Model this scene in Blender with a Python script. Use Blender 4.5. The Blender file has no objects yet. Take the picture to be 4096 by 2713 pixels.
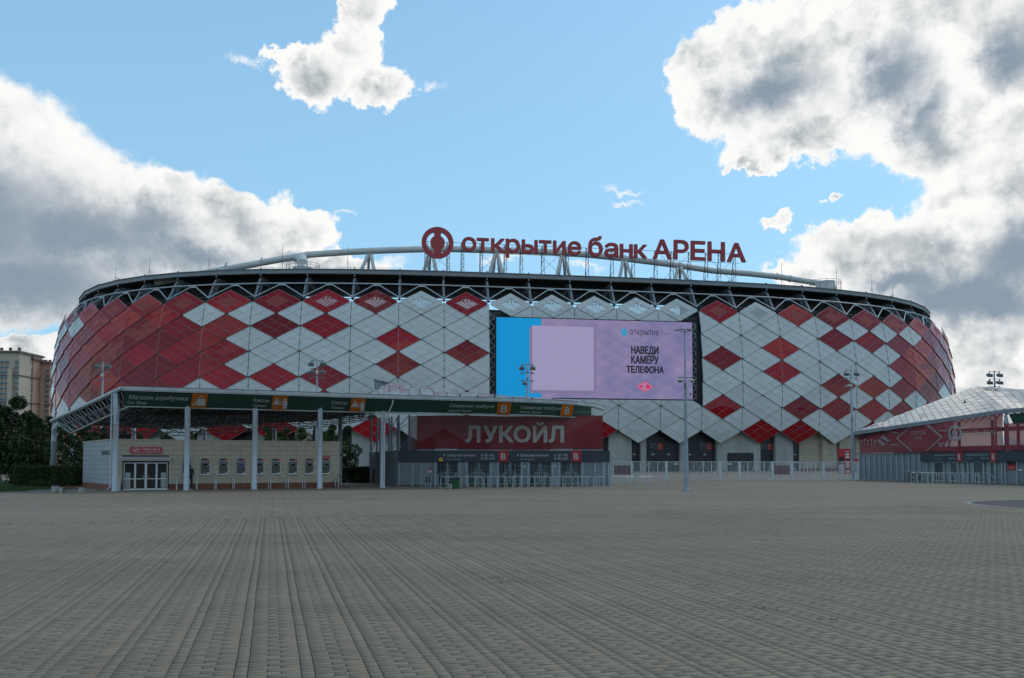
import bpy, math, random
import numpy as np
from mathutils import Vector, Matrix
random.seed(7); np.random.seed(7)
S = bpy.context.scene
COL = S.collection
R_ = math.radians

# ------------------------------------------------------------------ camera
F = 3137.0                      # focal length in photo pixels (4096 wide)
EYE = 1.9
PITCH = R_(2.4)
CX, CY = 2048.0, 1719.0         # principal point (rise of the lens)
cam_d = bpy.data.cameras.new('camera'); cam = bpy.data.objects.new('camera', cam_d); COL.objects.link(cam)
cam_d.sensor_width = 36.0; cam_d.lens = F/4096*36.0
cam_d.shift_y = (CY-1356.5)/4096.0
cam_d.clip_start = 0.1; cam_d.clip_end = 6000
cam.location = (0, 0, EYE); cam.rotation_euler = (math.pi/2+PITCH, 0, 0)
S.camera = cam

# ------------------------------------------------------------------ light
SUN_EL, SUN_AZ = 50.0, 48.0     # degrees; azimuth from +Y (behind the stadium) towards +X
sun_d = bpy.data.lights.new('sun', 'SUN'); sun = bpy.data.objects.new('sun', sun_d); COL.objects.link(sun)
sun_d.energy = 0.8; sun_d.angle = R_(14); sun_d.color = (1.0, 0.92, 0.80)
sdir = Vector((math.sin(R_(SUN_AZ))*math.cos(R_(SUN_EL)), math.cos(R_(SUN_AZ))*math.cos(R_(SUN_EL)), math.sin(R_(SUN_EL))))
sun.rotation_euler = sdir.to_track_quat('Z', 'Y').to_euler()
sun.location = (0, 0, 120)
S.view_settings.view_transform = 'Standard'; S.view_settings.look = 'None'
S.view_settings.exposure = 0.0; S.view_settings.gamma = 1.0
try: S.view_settings.use_curve_mapping = False
except Exception: pass

def ray(px, py):
    """direction seen at a photo pixel, scaled so that Y = 1"""
    a, b = (px-CX)/F, (CY-py)/F
    y = math.cos(PITCH)-b*math.sin(PITCH); z = math.sin(PITCH)+b*math.cos(PITCH)
    return a/y, z/y
def at(px, py, Y):
    a, b = ray(px, py)
    return Vector((a*Y, Y, EYE+b*Y))
def gx(px, Y, z=1.9):
    """x at depth Y for a pixel column"""
    return (px-CX)/F*(Y*math.cos(PITCH)+(z-EYE)*math.sin(PITCH))
def zat(py, Y): return EYE+ray(CX, py)[1]*Y

# ------------------------------------------------------------------ world: Nishita sky with clouds
W = bpy.data.worlds.new('World'); S.world = W; W.use_nodes = True
def build_world():
    nt = W.node_tree; N = nt.nodes; L = nt.links; N.clear()
    out = N.new('ShaderNodeOutputWorld'); bg = N.new('ShaderNodeBackground'); L.new(bg.outputs[0], out.inputs[0])
    sky = N.new('ShaderNodeTexSky'); sky.sky_type = 'NISHITA'; sky.sun_disc = False
    sky.sun_elevation = R_(SUN_EL); sky.sun_rotation = R_(SUN_AZ)
    sky.air_density = 1.0; sky.dust_density = 0.6; sky.ozone_density = 1.6
    tc = N.new('ShaderNodeTexCoord')
    def M(op, a, b=None, c=None, clamp=False):
        n = N.new('ShaderNodeMath'); n.operation = op; n.use_clamp = clamp
        for i, v in enumerate((a, b, c)):
            if v is None: continue
            if isinstance(v, (int, float)): n.inputs[i].default_value = v
            else: L.new(v, n.inputs[i])
        return n.outputs[0]
    def V(op, a, b=None, c=None):
        n = N.new('ShaderNodeVectorMath'); n.operation = op
        for i, v in enumerate((a, b, c)):
            if v is None: continue
            if isinstance(v, (tuple, list)): n.inputs[i].default_value = v
            else: L.new(v, n.inputs[i])
        return n.outputs['Value'] if op == 'LENGTH' else n.outputs[0]
    def noise(vec, scale, detail, rough, lac=2.0):
        n = N.new('ShaderNodeTexNoise'); L.new(vec, n.inputs['Vector'])
        n.inputs['Scale'].default_value = scale; n.inputs['Detail'].default_value = detail
        n.inputs['Roughness'].default_value = rough; n.inputs['Lacunarity'].default_value = lac
        return n
    d = tc.outputs['Generated']
    sp = N.new('ShaderNodeSeparateXYZ'); L.new(d, sp.inputs[0])
    X, Y, Z = sp.outputs
    az = M('ARCTAN2', X, Y); el = M('ARCSINE', Z)
    n1 = noise(d, 5.5, 9, 0.62); n2 = noise(d, 17.0, 7, 0.62); n3 = noise(d, 2.6, 5, 0.55)
    co = N.new('ShaderNodeCombineXYZ'); L.new(az, co.inputs[0]); L.new(el, co.inputs[1])
    # wobble of the outline
    w1 = V('MULTIPLY', V('SUBTRACT', n1.outputs['Color'], (0.5, 0.5, 0.5)), (0.11, 0.075, 0.0))
    w2 = V('MULTIPLY', V('SUBTRACT', n2.outputs['Color'], (0.5, 0.5, 0.5)), (0.085, 0.065, 0.0))
    n4 = noise(d, 60.0, 5, 0.6)
    w3 = V('MULTIPLY', V('SUBTRACT', n4.outputs['Color'], (0.5, 0.5, 0.5)), (0.028, 0.022, 0.0))
    p = V('ADD', V('ADD', V('ADD', co.outputs[0], w1), w2), w3)
    p = V('MULTIPLY', p, (1, 1, 0))
    def blob_field(blobs):
        res = None
        for (px, py, rx, ry) in blobs:
            a, b = ray(px, py)
            A = math.atan(a); E = math.atan2(b, math.hypot(1, a))
            sx, sy = F/rx, F/ry
            v = V('LENGTH', V('MULTIPLY_ADD', p, (sx, sy, 0), (-A*sx, -E*sy, 0)))
            v = M('SUBTRACT', 1.0, v)
            res = v if res is None else M('SMOOTH_MAX', res, v, 0.12)
        return res
    clouds = [(-180, 810, 560, 420), (220, 910, 430, 300), (600, 930, 370, 205), (930, 950, 330, 170), (1170, 930, 190, 95),
              (60, 1060, 600, 200), (-100, 1490, 420, 130), (130, 1370, 150, 40), (700, 1060, 500, 110), (1250, 1060, 350, 50),
              (1230, 285, 165, 110), (1430, 60, 105, 170), (1480, 350, 155, 80), (1350, 190, 165, 110), (1110, 210, 75, 45),
              (2860, 330, 200, 190), (3150, 330, 330, 260), (3050, 180, 200, 170), (3500, 170, 420, 300), (3950, 200, 520, 420), (3200, 590, 300, 85), (3850, 480, 440, 190),
              (3350, 40, 300, 160), (3020, 680, 120, 30), (3480, 1010, 360, 140), (3950, 1060, 470, 250), (3200, 1070, 180, 80), (3080, 880, 80, 38), (4030, 790, 330, 130), (4000, 1400, 420, 160), (3900, 1640, 400, 120), (4300, 700, 500, 800),
              (3330, 775, 45, 14)]
    den = blob_field(clouds)
    fine = M('MULTIPLY', M('SUBTRACT', n2.outputs['Fac'], 0.5), 0.35)
    den = M('ADD', den, fine)
    # elsewhere: broken cloud
    gen = M('MULTIPLY', M('SUBTRACT', M('ADD', n3.outputs['Fac'], M('MULTIPLY', n1.outputs['Fac'], 0.35)), 0.74), 3.0)
    outside = N.new('ShaderNodeMapRange'); outside.interpolation_type = 'SMOOTHSTEP'
    L.new(M('ABSOLUTE', az), outside.inputs[0]); outside.inputs[1].default_value = 0.60; outside.inputs[2].default_value = 0.85
    up = N.new('ShaderNodeMapRange'); up.interpolation_type = 'SMOOTHSTEP'
    L.new(el, up.inputs[0]); up.inputs[1].default_value = 0.52; up.inputs[2].default_value = 0.75
    om = M('MAXIMUM', outside.outputs[0], up.outputs[0])
    gen2 = M('ADD', gen, M('MULTIPLY', M('SUBTRACT', om, 1.0), 4.0))
    den = M('MAXIMUM', den, gen2)
    al = N.new('ShaderNodeMapRange'); al.interpolation_type = 'SMOOTHSTEP'
    L.new(den, al.inputs[0]); al.inputs[1].default_value = -0.03; al.inputs[2].default_value = 0.13
    # thickness and grey bases
    dark = blob_field([(-150, 880, 620, 330), (350, 960, 560, 210), (0, 1100, 700, 170), (750, 1010, 330, 80),
                       (3090, 370, 210, 120), (3560, 300, 150, 170), (3640, 440, 130, 120), (4020, 220, 180, 120),
                       (3950, 1200, 460, 110), (4150, 1030, 220, 150), (3650, 1150, 220, 60)])
    dk = N.new('ShaderNodeMapRange'); dk.interpolation_type = 'SMOOTHSTEP'
    L.new(M('ADD', M('ADD', dark, M('MULTIPLY', M('SUBTRACT', n1.outputs['Fac'], 0.5), 1.1)), M('MULTIPLY', M('SUBTRACT', n2.outputs['Fac'], 0.5), 0.8)), dk.inputs[0]); dk.inputs[1].default_value = -0.25; dk.inputs[2].default_value = 0.95
    mid = N.new('ShaderNodeMapRange'); mid.interpolation_type = 'SMOOTHSTEP'
    L.new(M('ADD', den, M('MULTIPLY', M('SUBTRACT', n2.outputs['Fac'], 0.5), 1.6)), mid.inputs[0]); mid.inputs[1].default_value = 0.15; mid.inputs[2].default_value = 0.95
    sd = sdir*0.035
    dS = V('ADD', d, (sd.x, sd.y, sd.z))
    rel = M('SUBTRACT', noise(dS, 9.0, 8, 0.6).outputs['Fac'], noise(d, 9.0, 8, 0.6).outputs['Fac'])
    relief = M('ADD', M('MULTIPLY', rel, 5.5), 0.50, clamp=True)
    def mix(f, a, b):
        n = N.new('ShaderNodeMix'); n.data_type = 'RGBA'
        if isinstance(f, float): n.inputs[0].default_value = f
        else: L.new(f, n.inputs[0])
        for i, v in ((6, a), (7, b)):
            if isinstance(v, tuple): n.inputs[i].default_value = v
            else: L.new(v, n.inputs[i])
        return n.outputs[2]
    K = 1.0/0.10                       # cloud colours are given as radiance, the background strength is 0.10
    def c(r, g, b): return (r*K, g*K, b*K, 1)
    cl = mix(M('MULTIPLY', M('POWER', mid.outputs[0], 0.7), relief), c(0.98, 0.98, 0.96), c(0.42, 0.47, 0.50))
    cl = mix(dk.outputs[0], cl, c(0.26, 0.33, 0.41))
    # the clear sky pales towards the horizon
    low = N.new('ShaderNodeMapRange'); L.new(el, low.inputs[0])
    low.inputs[1].default_value = 0.0; low.inputs[2].default_value = 0.70; low.inputs[3].default_value = 0.85; low.inputs[4].default_value = 0.35
    tint = N.new('ShaderNodeMix'); tint.data_type = 'RGBA'; tint.blend_type = 'MULTIPLY'; tint.inputs[0].default_value = 1.0
    L.new(sky.outputs[0], tint.inputs[6]); tint.inputs[7].default_value = SKY_TINT
    blue = mix(low.outputs[0], tint.outputs[2], c(0.38, 0.69, 0.93))
    wf = blob_field([(2470, 745, 120, 20), (2480, 810, 90, 16), (1370, 880, 80, 16), (980, 225, 70, 26), (1560, 1050, 110, 26), (2000, 1048, 160, 34), (2300, 1082, 160, 20), (1690, 380, 70, 30)])
    wa = N.new('ShaderNodeMapRange'); wa.interpolation_type = 'SMOOTHSTEP'; L.new(M('ADD', wf, M('MULTIPLY', M('SUBTRACT', n2.outputs['Fac'], 0.5), 1.6)), wa.inputs[0])
    wa.inputs[1].default_value = 0.0; wa.inputs[2].default_value = 0.9; wa.inputs[4].default_value = 0.7
    blue = mix(wa.outputs[0], blue, c(0.95, 0.97, 0.98))
    res = mix(al.outputs[0], blue, cl)
    L.new(res, bg.inputs[0]); bg.inputs[1].default_value = 0.10
SKY_TINT = (1.20, 1.55, 1.62, 1)
build_world()
try: W.cycles.sampling_method = 'MANUAL'; W.cycles.sample_map_resolution = 512
except Exception: pass

# ------------------------------------------------------------------ materials
def mat(name, col, rough=0.6, metal=0.0, var=0.0, vscale=3.0, coat=0.0, coat_r=0.1, alpha=1.0, emit=None, estr=1.0, spec=0.5, bump=0.0, bscale=20.0, streak=False, rnd=0.0):
    m = bpy.data.materials.new(name); m.use_nodes = True
    nt = m.node_tree; N = nt.nodes; L = nt.links
    b = N['Principled BSDF']
    b.inputs['Base Color'].default_value = (*col, 1); b.inputs['Roughness'].default_value = rough
    b.inputs['Metallic'].default_value = metal; b.inputs['Coat Weight'].default_value = coat
    b.inputs['Coat Roughness'].default_value = coat_r; b.inputs['Alpha'].default_value = alpha
    b.inputs['Specular IOR Level'].default_value = spec
    if emit:
        b.inputs['Emission Color'].default_value = (*emit, 1); b.inputs['Emission Strength'].default_value = estr
    if var > 0 or rnd > 0 or bump > 0:
        tc = N.new('ShaderNodeTexCoord')
        mp = N.new('ShaderNodeMapping'); L.new(tc.outputs['Object'], mp.inputs[0])
        if streak: mp.inputs['Scale'].default_value = (1, 1, 0.12)
        n = N.new('ShaderNodeTexNoise'); L.new(mp.outputs[0], n.inputs['Vector'])
        n.inputs['Scale'].default_value = vscale; n.inputs['Detail'].default_value = 6
        mr = N.new('ShaderNodeMapRange'); L.new(n.outputs['Fac'], mr.inputs[0])
        mr.inputs[1].default_value = 0.3; mr.inputs[2].default_value = 0.7
        mr.inputs[3].default_value = 1-var; mr.inputs[4].default_value = 1+var*0.6
        f = mr.outputs[0]
        if rnd > 0:
            oi = N.new('ShaderNodeObjectInfo'); m2 = N.new('ShaderNodeMapRange'); L.new(oi.outputs['Random'], m2.inputs[0])
            m2.inputs[3].default_value = 1-rnd; m2.inputs[4].default_value = 1+rnd
            mm = N.new('ShaderNodeMath'); mm.operation = 'MULTIPLY'; L.new(f, mm.inputs[0]); L.new(m2.outputs[0], mm.inputs[1]); f = mm.outputs[0]
        vm = N.new('ShaderNodeVectorMath'); vm.operation = 'SCALE'; vm.inputs[0].default_value = col; L.new(f, vm.inputs['Scale'])
        L.new(vm.outputs[0], b.inputs['Base Color'])
        if bump > 0:
            nb = N.new('ShaderNodeTexNoise'); L.new(tc.outputs['Object'], nb.inputs['Vector']); nb.inputs['Scale'].default_value = bscale; nb.inputs['Detail'].default_value = 4
            bp = N.new('ShaderNodeBump'); bp.inputs['Strength'].default_value = bump; bp.inputs['Distance'].default_value = 0.02
            L.new(nb.outputs['Fac'], bp.inputs['Height']); L.new(bp.outputs[0], b.inputs['Normal'])
    return m
MT = {}
def add(name, *a, **k): MT[name] = mat(name, *a, **k)
add('red_glass', (0.30, 0.002, 0.009), rough=0.4, spec=0.08, coat=0.5, coat_r=0.02, var=0.16, vscale=0.15, rnd=0.36)
add('white_panel', (0.57, 0.58, 0.565), rough=0.32, var=0.10, vscale=0.25, rnd=0.07)
add('red_joint', (0.42, 0.22, 0.20), rough=0.6)
add('white_joint', (0.46, 0.47, 0.47), rough=0.6)
add('dark_joint', (0.05, 0.055, 0.06), rough=0.6)
add('louvre_red', (0.40, 0.06, 0.04), rough=0.5)
add('steel', (0.42, 0.45, 0.47), rough=0.45, metal=0.3, var=0.12, vscale=0.8)
add('dark_steel', (0.10, 0.11, 0.12), rough=0.5, metal=0.2, var=0.2, vscale=0.7)
add('roof_beam', (0.21, 0.23, 0.245), rough=0.5, metal=0.2, var=0.15, vscale=0.5)
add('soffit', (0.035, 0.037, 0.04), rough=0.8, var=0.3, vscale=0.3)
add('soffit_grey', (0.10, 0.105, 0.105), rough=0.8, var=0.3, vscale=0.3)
add('pipe', (0.58, 0.58, 0.55), rough=0.4, var=0.12, vscale=0.4)
add('sign_red', (0.36, 0.022, 0.028), rough=0.4, var=0.08, vscale=0.6)
add('concrete', (0.36, 0.35, 0.32), rough=0.85, var=0.18, vscale=0.5, streak=True)
add('warm_stone', (0.42, 0.36, 0.28), rough=0.85, var=0.15, vscale=0.5)
add('black_door', (0.012, 0.013, 0.016), rough=0.5)
add('canopy_white', (0.42, 0.44, 0.44), rough=0.45, var=0.18, vscale=1.0, streak=True)
add('column', (0.44, 0.47, 0.50), rough=0.5, var=0.12, vscale=1.2, streak=True)
add('banner_green', (0.016, 0.062, 0.045), rough=0.55, var=0.2, vscale=0.5)
add('banner_orange', (0.48, 0.13, 0.01), rough=0.55, var=0.1, vscale=1.0)
add('letter_white', (0.55, 0.56, 0.54), rough=0.6)
add('letter_grey', (0.34, 0.34, 0.33), rough=0.6)
add('band_dark', (0.028, 0.036, 0.050), rough=0.5, var=0.15, vscale=0.6)
add('square_red', (0.36, 0.012, 0.014), rough=0.5)
add('grey_fence', (0.30, 0.34, 0.36), rough=0.5, metal=0.1, var=0.15, vscale=1.5)
add('grey_sheet', (0.20, 0.225, 0.24), rough=0.55, var=0.2, vscale=1.0, streak=True)
add('fence_light', (0.55, 0.57, 0.57), rough=0.5, var=0.1, vscale=1.0)
add('tile', (0.45, 0.375, 0.28), rough=0.6, var=0.06, vscale=1.2, rnd=0.05)
add('tile_side', (0.34, 0.36, 0.375), rough=0.5, var=0.08, vscale=0.8, rnd=0.03)
add('tile_joint', (0.12, 0.10, 0.085), rough=0.9)
add('plinth', (0.19, 0.065, 0.036), rough=0.7, var=0.2, vscale=2.0)
add('white_frame', (0.62, 0.63, 0.62), rough=0.4)
add('dark_glass', (0.02, 0.022, 0.022), rough=0.06, spec=0.6)
add('blind', (0.11, 0.095, 0.075), rough=0.7, var=0.15, vscale=3)
add('monitor', (0.008, 0.008, 0.010), rough=0.2)
add('monitor_blue', (0.02, 0.04, 0.12), rough=0.3)
add('red_sign', (0.42, 0.016, 0.025), rough=0.45)
add('wood_red', (0.20, 0.05, 0.03), rough=0.6)
add('pale_stone', (0.36, 0.35, 0.32), rough=0.8)
add('rail_white', (0.55, 0.56, 0.55), rough=0.4)
add('rail_grey', (0.42, 0.46, 0.48), rough=0.35, metal=0.5)
add('black', (0.01, 0.01, 0.011), rough=0.6)
add('bin_green', (0.018, 0.07, 0.025), rough=0.5)
add('yellow', (0.70, 0.50, 0.02), rough=0.5)
add('maroon', (0.12, 0.018, 0.026), rough=0.6)
add('cloth_dark', (0.010, 0.012, 0.022), rough=0.85)
add('skin', (0.45, 0.27, 0.20), rough=0.6)
add('hair', (0.03, 0.02, 0.015), rough=0.8)
add('tower_a', (0.44, 0.38, 0.30), rough=0.8, var=0.1, vscale=0.05)
add('tower_b', (0.40, 0.24, 0.17), rough=0.8, var=0.15, vscale=0.06)
add('tower_trim', (0.50, 0.40, 0.30), rough=0.8)
add('tower_glass', (0.06, 0.11, 0.13), rough=0.1, spec=0.6)
add('tower_roof', (0.12, 0.08, 0.07), rough=0.7)
add('bark', (0.05, 0.038, 0.028), rough=0.9)
add('lamp_body', (0.14, 0.15, 0.15), rough=0.5)
add('lamp_white', (0.60, 0.58, 0.52), rough=0.5)
add('pole', (0.27, 0.32, 0.37), rough=0.5, var=0.2, vscale=2.0)
add('kerb', (0.24, 0.235, 0.22), rough=0.85)
add('patch', (0.125, 0.115, 0.105), rough=1.0, spec=0.1, var=0.15, vscale=1.5)
add('joint_sand', (0.065, 0.058, 0.050), rough=1.0)
add('cyan', (0.0, 0.05, 0.1), rough=0.6, emit=(0.0, 0.235, 0.53), estr=1.0)
add('screen_ink', (0.01, 0.01, 0.015), rough=0.6, emit=(0.014, 0.012, 0.02), estr=1.0)
add('screen_grey', (0.01, 0.01, 0.015), rough=0.6, emit=(0.10, 0.09, 0.15), estr=1.0)
add('screen_logo', (0.0, 0.05, 0.08), rough=0.6, emit=(0.01, 0.27, 0.50), estr=1.0)
add('screen_red', (0.1, 0.0, 0.01), rough=0.6, emit=(0.52, 0.012, 0.07), estr=1.0)
add('screen_card', (0.1, 0.1, 0.1), rough=0.6, emit=(0.29, 0.24, 0.41), estr=1.0)
add('screen_shade', (0.1, 0.1, 0.1), rough=0.6, emit=(0.16, 0.125, 0.25), estr=1.0)

def leaf_mat(name, c1, c2):
    m = bpy.data.materials.new(name); m.use_nodes = True; nt = m.node_tree; N = nt.nodes; L = nt.links
    b = N['Principled BSDF']; b.inputs['Roughness'].default_value = 0.6; b.inputs['Specular IOR Level'].default_value = 0.25
    tc = N.new('ShaderNodeTexCoord'); n = N.new('ShaderNodeTexNoise'); L.new(tc.outputs['Object'], n.inputs['Vector'])
    n.inputs['Scale'].default_value = 1.1; n.inputs['Detail'].default_value = 5
    cr = N.new('ShaderNodeValToRGB'); L.new(n.outputs['Fac'], cr.inputs[0])
    cr.color_ramp.elements[0].position = 0.35; cr.color_ramp.elements[0].color = (*c1, 1)
    cr.color_ramp.elements[1].position = 0.68; cr.color_ramp.elements[1].color = (*c2, 1)
    L.new(cr.outputs[0], b.inputs['Base Color'])
    MT[name] = m
leaf_mat('leaf_dark', (0.016, 0.032, 0.012), (0.055, 0.085, 0.026))
leaf_mat('leaf_mid', (0.026, 0.058, 0.018), (0.080, 0.120, 0.032))
leaf_mat('leaf_hedge', (0.018, 0.034, 0.012), (0.060, 0.080, 0.022))
leaf_mat('grass_green', (0.030, 0.060, 0.015), (0.065, 0.105, 0.028))

def mesh_fabric(name, col, transp, vs=0.4):
    """woven mesh banner: part of the light passes through"""
    m = mat(name, col, rough=0.7, var=0.18, vscale=vs)
    nt = m.node_tree; N = nt.nodes; L = nt.links
    b = N['Principled BSDF']; o = [n for n in N if n.type == 'OUTPUT_MATERIAL'][0]
    t = N.new('ShaderNodeBsdfTransparent'); mx = N.new('ShaderNodeMixShader'); mx.inputs[0].default_value = transp
    L.new(b.outputs[0], mx.inputs[1]); L.new(t.outputs[0], mx.inputs[2]); L.new(mx.outputs[0], o.inputs[0])
    MT[name] = m
mesh_fabric('mesh_red', (0.22, 0.012, 0.019), 0.05)
mesh_fabric('mesh_red_right', (0.25, 0.032, 0.045), 0.11)
mesh_fabric('mesh_pale', (0.24, 0.13, 0.12), 0.3)

def screen_mat():
    m = bpy.data.materials.new('screen_lavender'); m.use_nodes = True; nt = m.node_tree; N = nt.nodes; L = nt.links
    b = N['Principled BSDF']; b.inputs['Base Color'].default_value = (0.02, 0.02, 0.02, 1); b.inputs['Roughness'].default_value = 0.6
    tc = N.new('ShaderNodeTexCoord'); sp = N.new('ShaderNodeSeparateXYZ'); L.new(tc.outputs['Object'], sp.inputs[0])
    def M(op, a, bb=None):
        n = N.new('ShaderNodeMath'); n.operation = op
        for i, v in enumerate((a, bb)):
            if v is None: continue
            if isinstance(v, (int, float)): n.inputs[i].default_value = v
            else: L.new(v, n.inputs[i])
        return n.outputs[0]
    x = M('DIVIDE', sp.outputs[0], 4.6); z = M('DIVIDE', sp.outputs[2], 2.7)
    a = M('FRACT', M('ADD', x, z)); c = M('FRACT', M('SUBTRACT', z, x))
    f = M('ADD', M('MULTIPLY', a, 0.5), M('MULTIPLY', c, 0.5))
    nz = N.new('ShaderNodeTexNoise'); L.new(tc.outputs['Object'], nz.inputs['Vector']); nz.inputs['Scale'].default_value = 0.16; nz.inputs['Detail'].default_value = 2
    cr = N.new('ShaderNodeValToRGB'); L.new(nz.outputs['Fac'], cr.inputs[0])
    cr.color_ramp.elements[0].position = 0.35; cr.color_ramp.elements[0].color = (0.155, 0.150, 0.31, 1)
    cr.color_ramp.elements[1].position = 0.65; cr.color_ramp.elements[1].color = (0.245, 0.19, 0.345, 1)
    gr = N.new('ShaderNodeTexNoise'); L.new(tc.outputs['Object'], gr.inputs['Vector']); gr.inputs['Scale'].default_value = 9; gr.inputs['Detail'].default_value = 2
    s = M('ADD', M('ADD', M('MULTIPLY', f, 0.20), 0.83), M('MULTIPLY', gr.outputs['Fac'], 0.14))
    vm = N.new('ShaderNodeVectorMath'); vm.operation = 'SCALE'; L.new(cr.outputs[0], vm.inputs[0]); L.new(s, vm.inputs['Scale'])
    L.new(vm.outputs[0], b.inputs['Emission Color']); b.inputs['Emission Strength'].default_value = 1.0
    MT['screen_lavender'] = m
screen_mat()

def paving_mats():
    # geometry pavers (tone attribute), single pavers (object random), far sheet (drawn joints)
    for kind in ('stuff', 'single', 'far'):
        m = bpy.data.materials.new('paving_'+kind); m.use_nodes = True; nt = m.node_tree; N = nt.nodes; L = nt.links
        b = N['Principled BSDF']; b.inputs['Roughness'].default_value = 0.82; b.inputs['Specular IOR Level'].default_value = 0.35
        geo = N.new('ShaderNodeNewGeometry')
        def M(op, a, bb=None, cl=False):
            n = N.new('ShaderNodeMath'); n.operation = op; n.use_clamp = cl
            for i, v in enumerate((a, bb)):
                if v is None: continue
                if isinstance(v, (int, float)): n.inputs[i].default_value = v
                else: L.new(v, n.inputs[i])
            return n.outputs[0]
        def noise(sc, det, scale=None, rot=0):
            mp = N.new('ShaderNodeMapping'); L.new(geo.outputs['Position'], mp.inputs[0])
            if scale: mp.inputs['Scale'].default_value = scale
            mp.inputs['Rotation'].default_value = (0, 0, rot)
            n = N.new('ShaderNodeTexNoise'); L.new(mp.outputs[0], n.inputs['Vector']); n.inputs['Scale'].default_value = sc; n.inputs['Detail'].default_value = det; return n.outputs['Fac']
        big = noise(0.11, 5); streak = noise(0.30, 5, (0.25, 1.4, 1)); grain = noise(60, 3); stain = noise(0.9, 4)
        v = M('ADD', M('MULTIPLY', M('SUBTRACT', big, 0.5), 0.50), 1.0)
        v = M('ADD', v, M('MULTIPLY', M('SUBTRACT', streak, 0.5), 0.50))
        v = M('ADD', v, M('MULTIPLY', M('SUBTRACT', grain, 0.5), 0.25))
        v = M('ADD', v, M('MULTIPLY', M('SUBTRACT', stain, 0.5), 0.22))
        if kind == 'stuff':
            at_ = N.new('ShaderNodeAttribute'); at_.attribute_name = 'tone'; tone = at_.outputs['Fac']
        elif kind == 'single':
            oi = N.new('ShaderNodeObjectInfo'); tone = oi.outputs['Random']
        else:
            tc = N.new('ShaderNodeTexCoord')
            br = N.new('ShaderNodeTexBrick'); L.new(tc.outputs['Object'], br.inputs['Vector'])
            br.inputs['Scale'].default_value = 1.0; br.inputs['Brick Width'].default_value = 0.29; br.inputs['Row Height'].default_value = 0.105
            br.inputs['Mortar Size'].default_value = 0.006; br.inputs['Color1'].default_value = (0.0, 0, 0, 1); br.inputs['Color2'].default_value = (1, 1, 1, 1); br.inputs['Mortar'].default_value = (0.5, 0.5, 0.5, 1)
            sr = N.new('ShaderNodeSeparateColor'); L.new(br.outputs[0], sr.inputs[0]); tone = sr.outputs[0]
            sx = N.new('ShaderNodeSeparateXYZ'); L.new(tc.outputs['Object'], sx.inputs[0])
            fr = M('FRACT', M('DIVIDE', sx.outputs[0], 0.58))
            l1 = M('LESS_THAN', M('ABSOLUTE', M('SUBTRACT', fr, 0.012)), 0.014)
            l2 = M('LESS_THAN', M('ABSOLUTE', M('SUBTRACT', fr, 0.20)), 0.014)
            ln = M('MAXIMUM', l1, l2)
            v = M('MULTIPLY', v, M('SUBTRACT', 1.0, M('MULTIPLY', ln, 0.45)))
            v = M('MULTIPLY', v, M('SUBTRACT', 1.0, M('MULTIPLY', br.outputs['Fac'], 0.35)))
            v = M('MULTIPLY', v, 0.90)
        v = M('ADD', v, M('MULTIPLY', M('SUBTRACT', tone, 0.5), 0.15))
        cm = N.new('ShaderNodeMix'); cm.data_type = 'RGBA'
        L.new(M('MULTIPLY', M('FRACT', M('MULTIPLY', tone, 7.3)), 1.0), cm.inputs[0])
        cm.inputs[6].default_value = (0.236, 0.185, 0.128, 1); cm.inputs[7].default_value = (0.212, 0.174, 0.130, 1)
        vm = N.new('ShaderNodeVectorMath'); vm.operation = 'SCALE'; L.new(cm.outputs[2], vm.inputs[0]); L.new(v, vm.inputs['Scale'])
        L.new(vm.outputs[0], b.inputs['Base Color'])
        bp = N.new('ShaderNodeBump'); bp.inputs['Strength'].default_value = 0.25; bp.inputs['Distance'].default_value = 0.004
        L.new(grain, bp.inputs['Height']); L.new(bp.outputs[0], b.inputs['Normal'])
        MT['paving_'+kind] = m
paving_mats()

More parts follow.
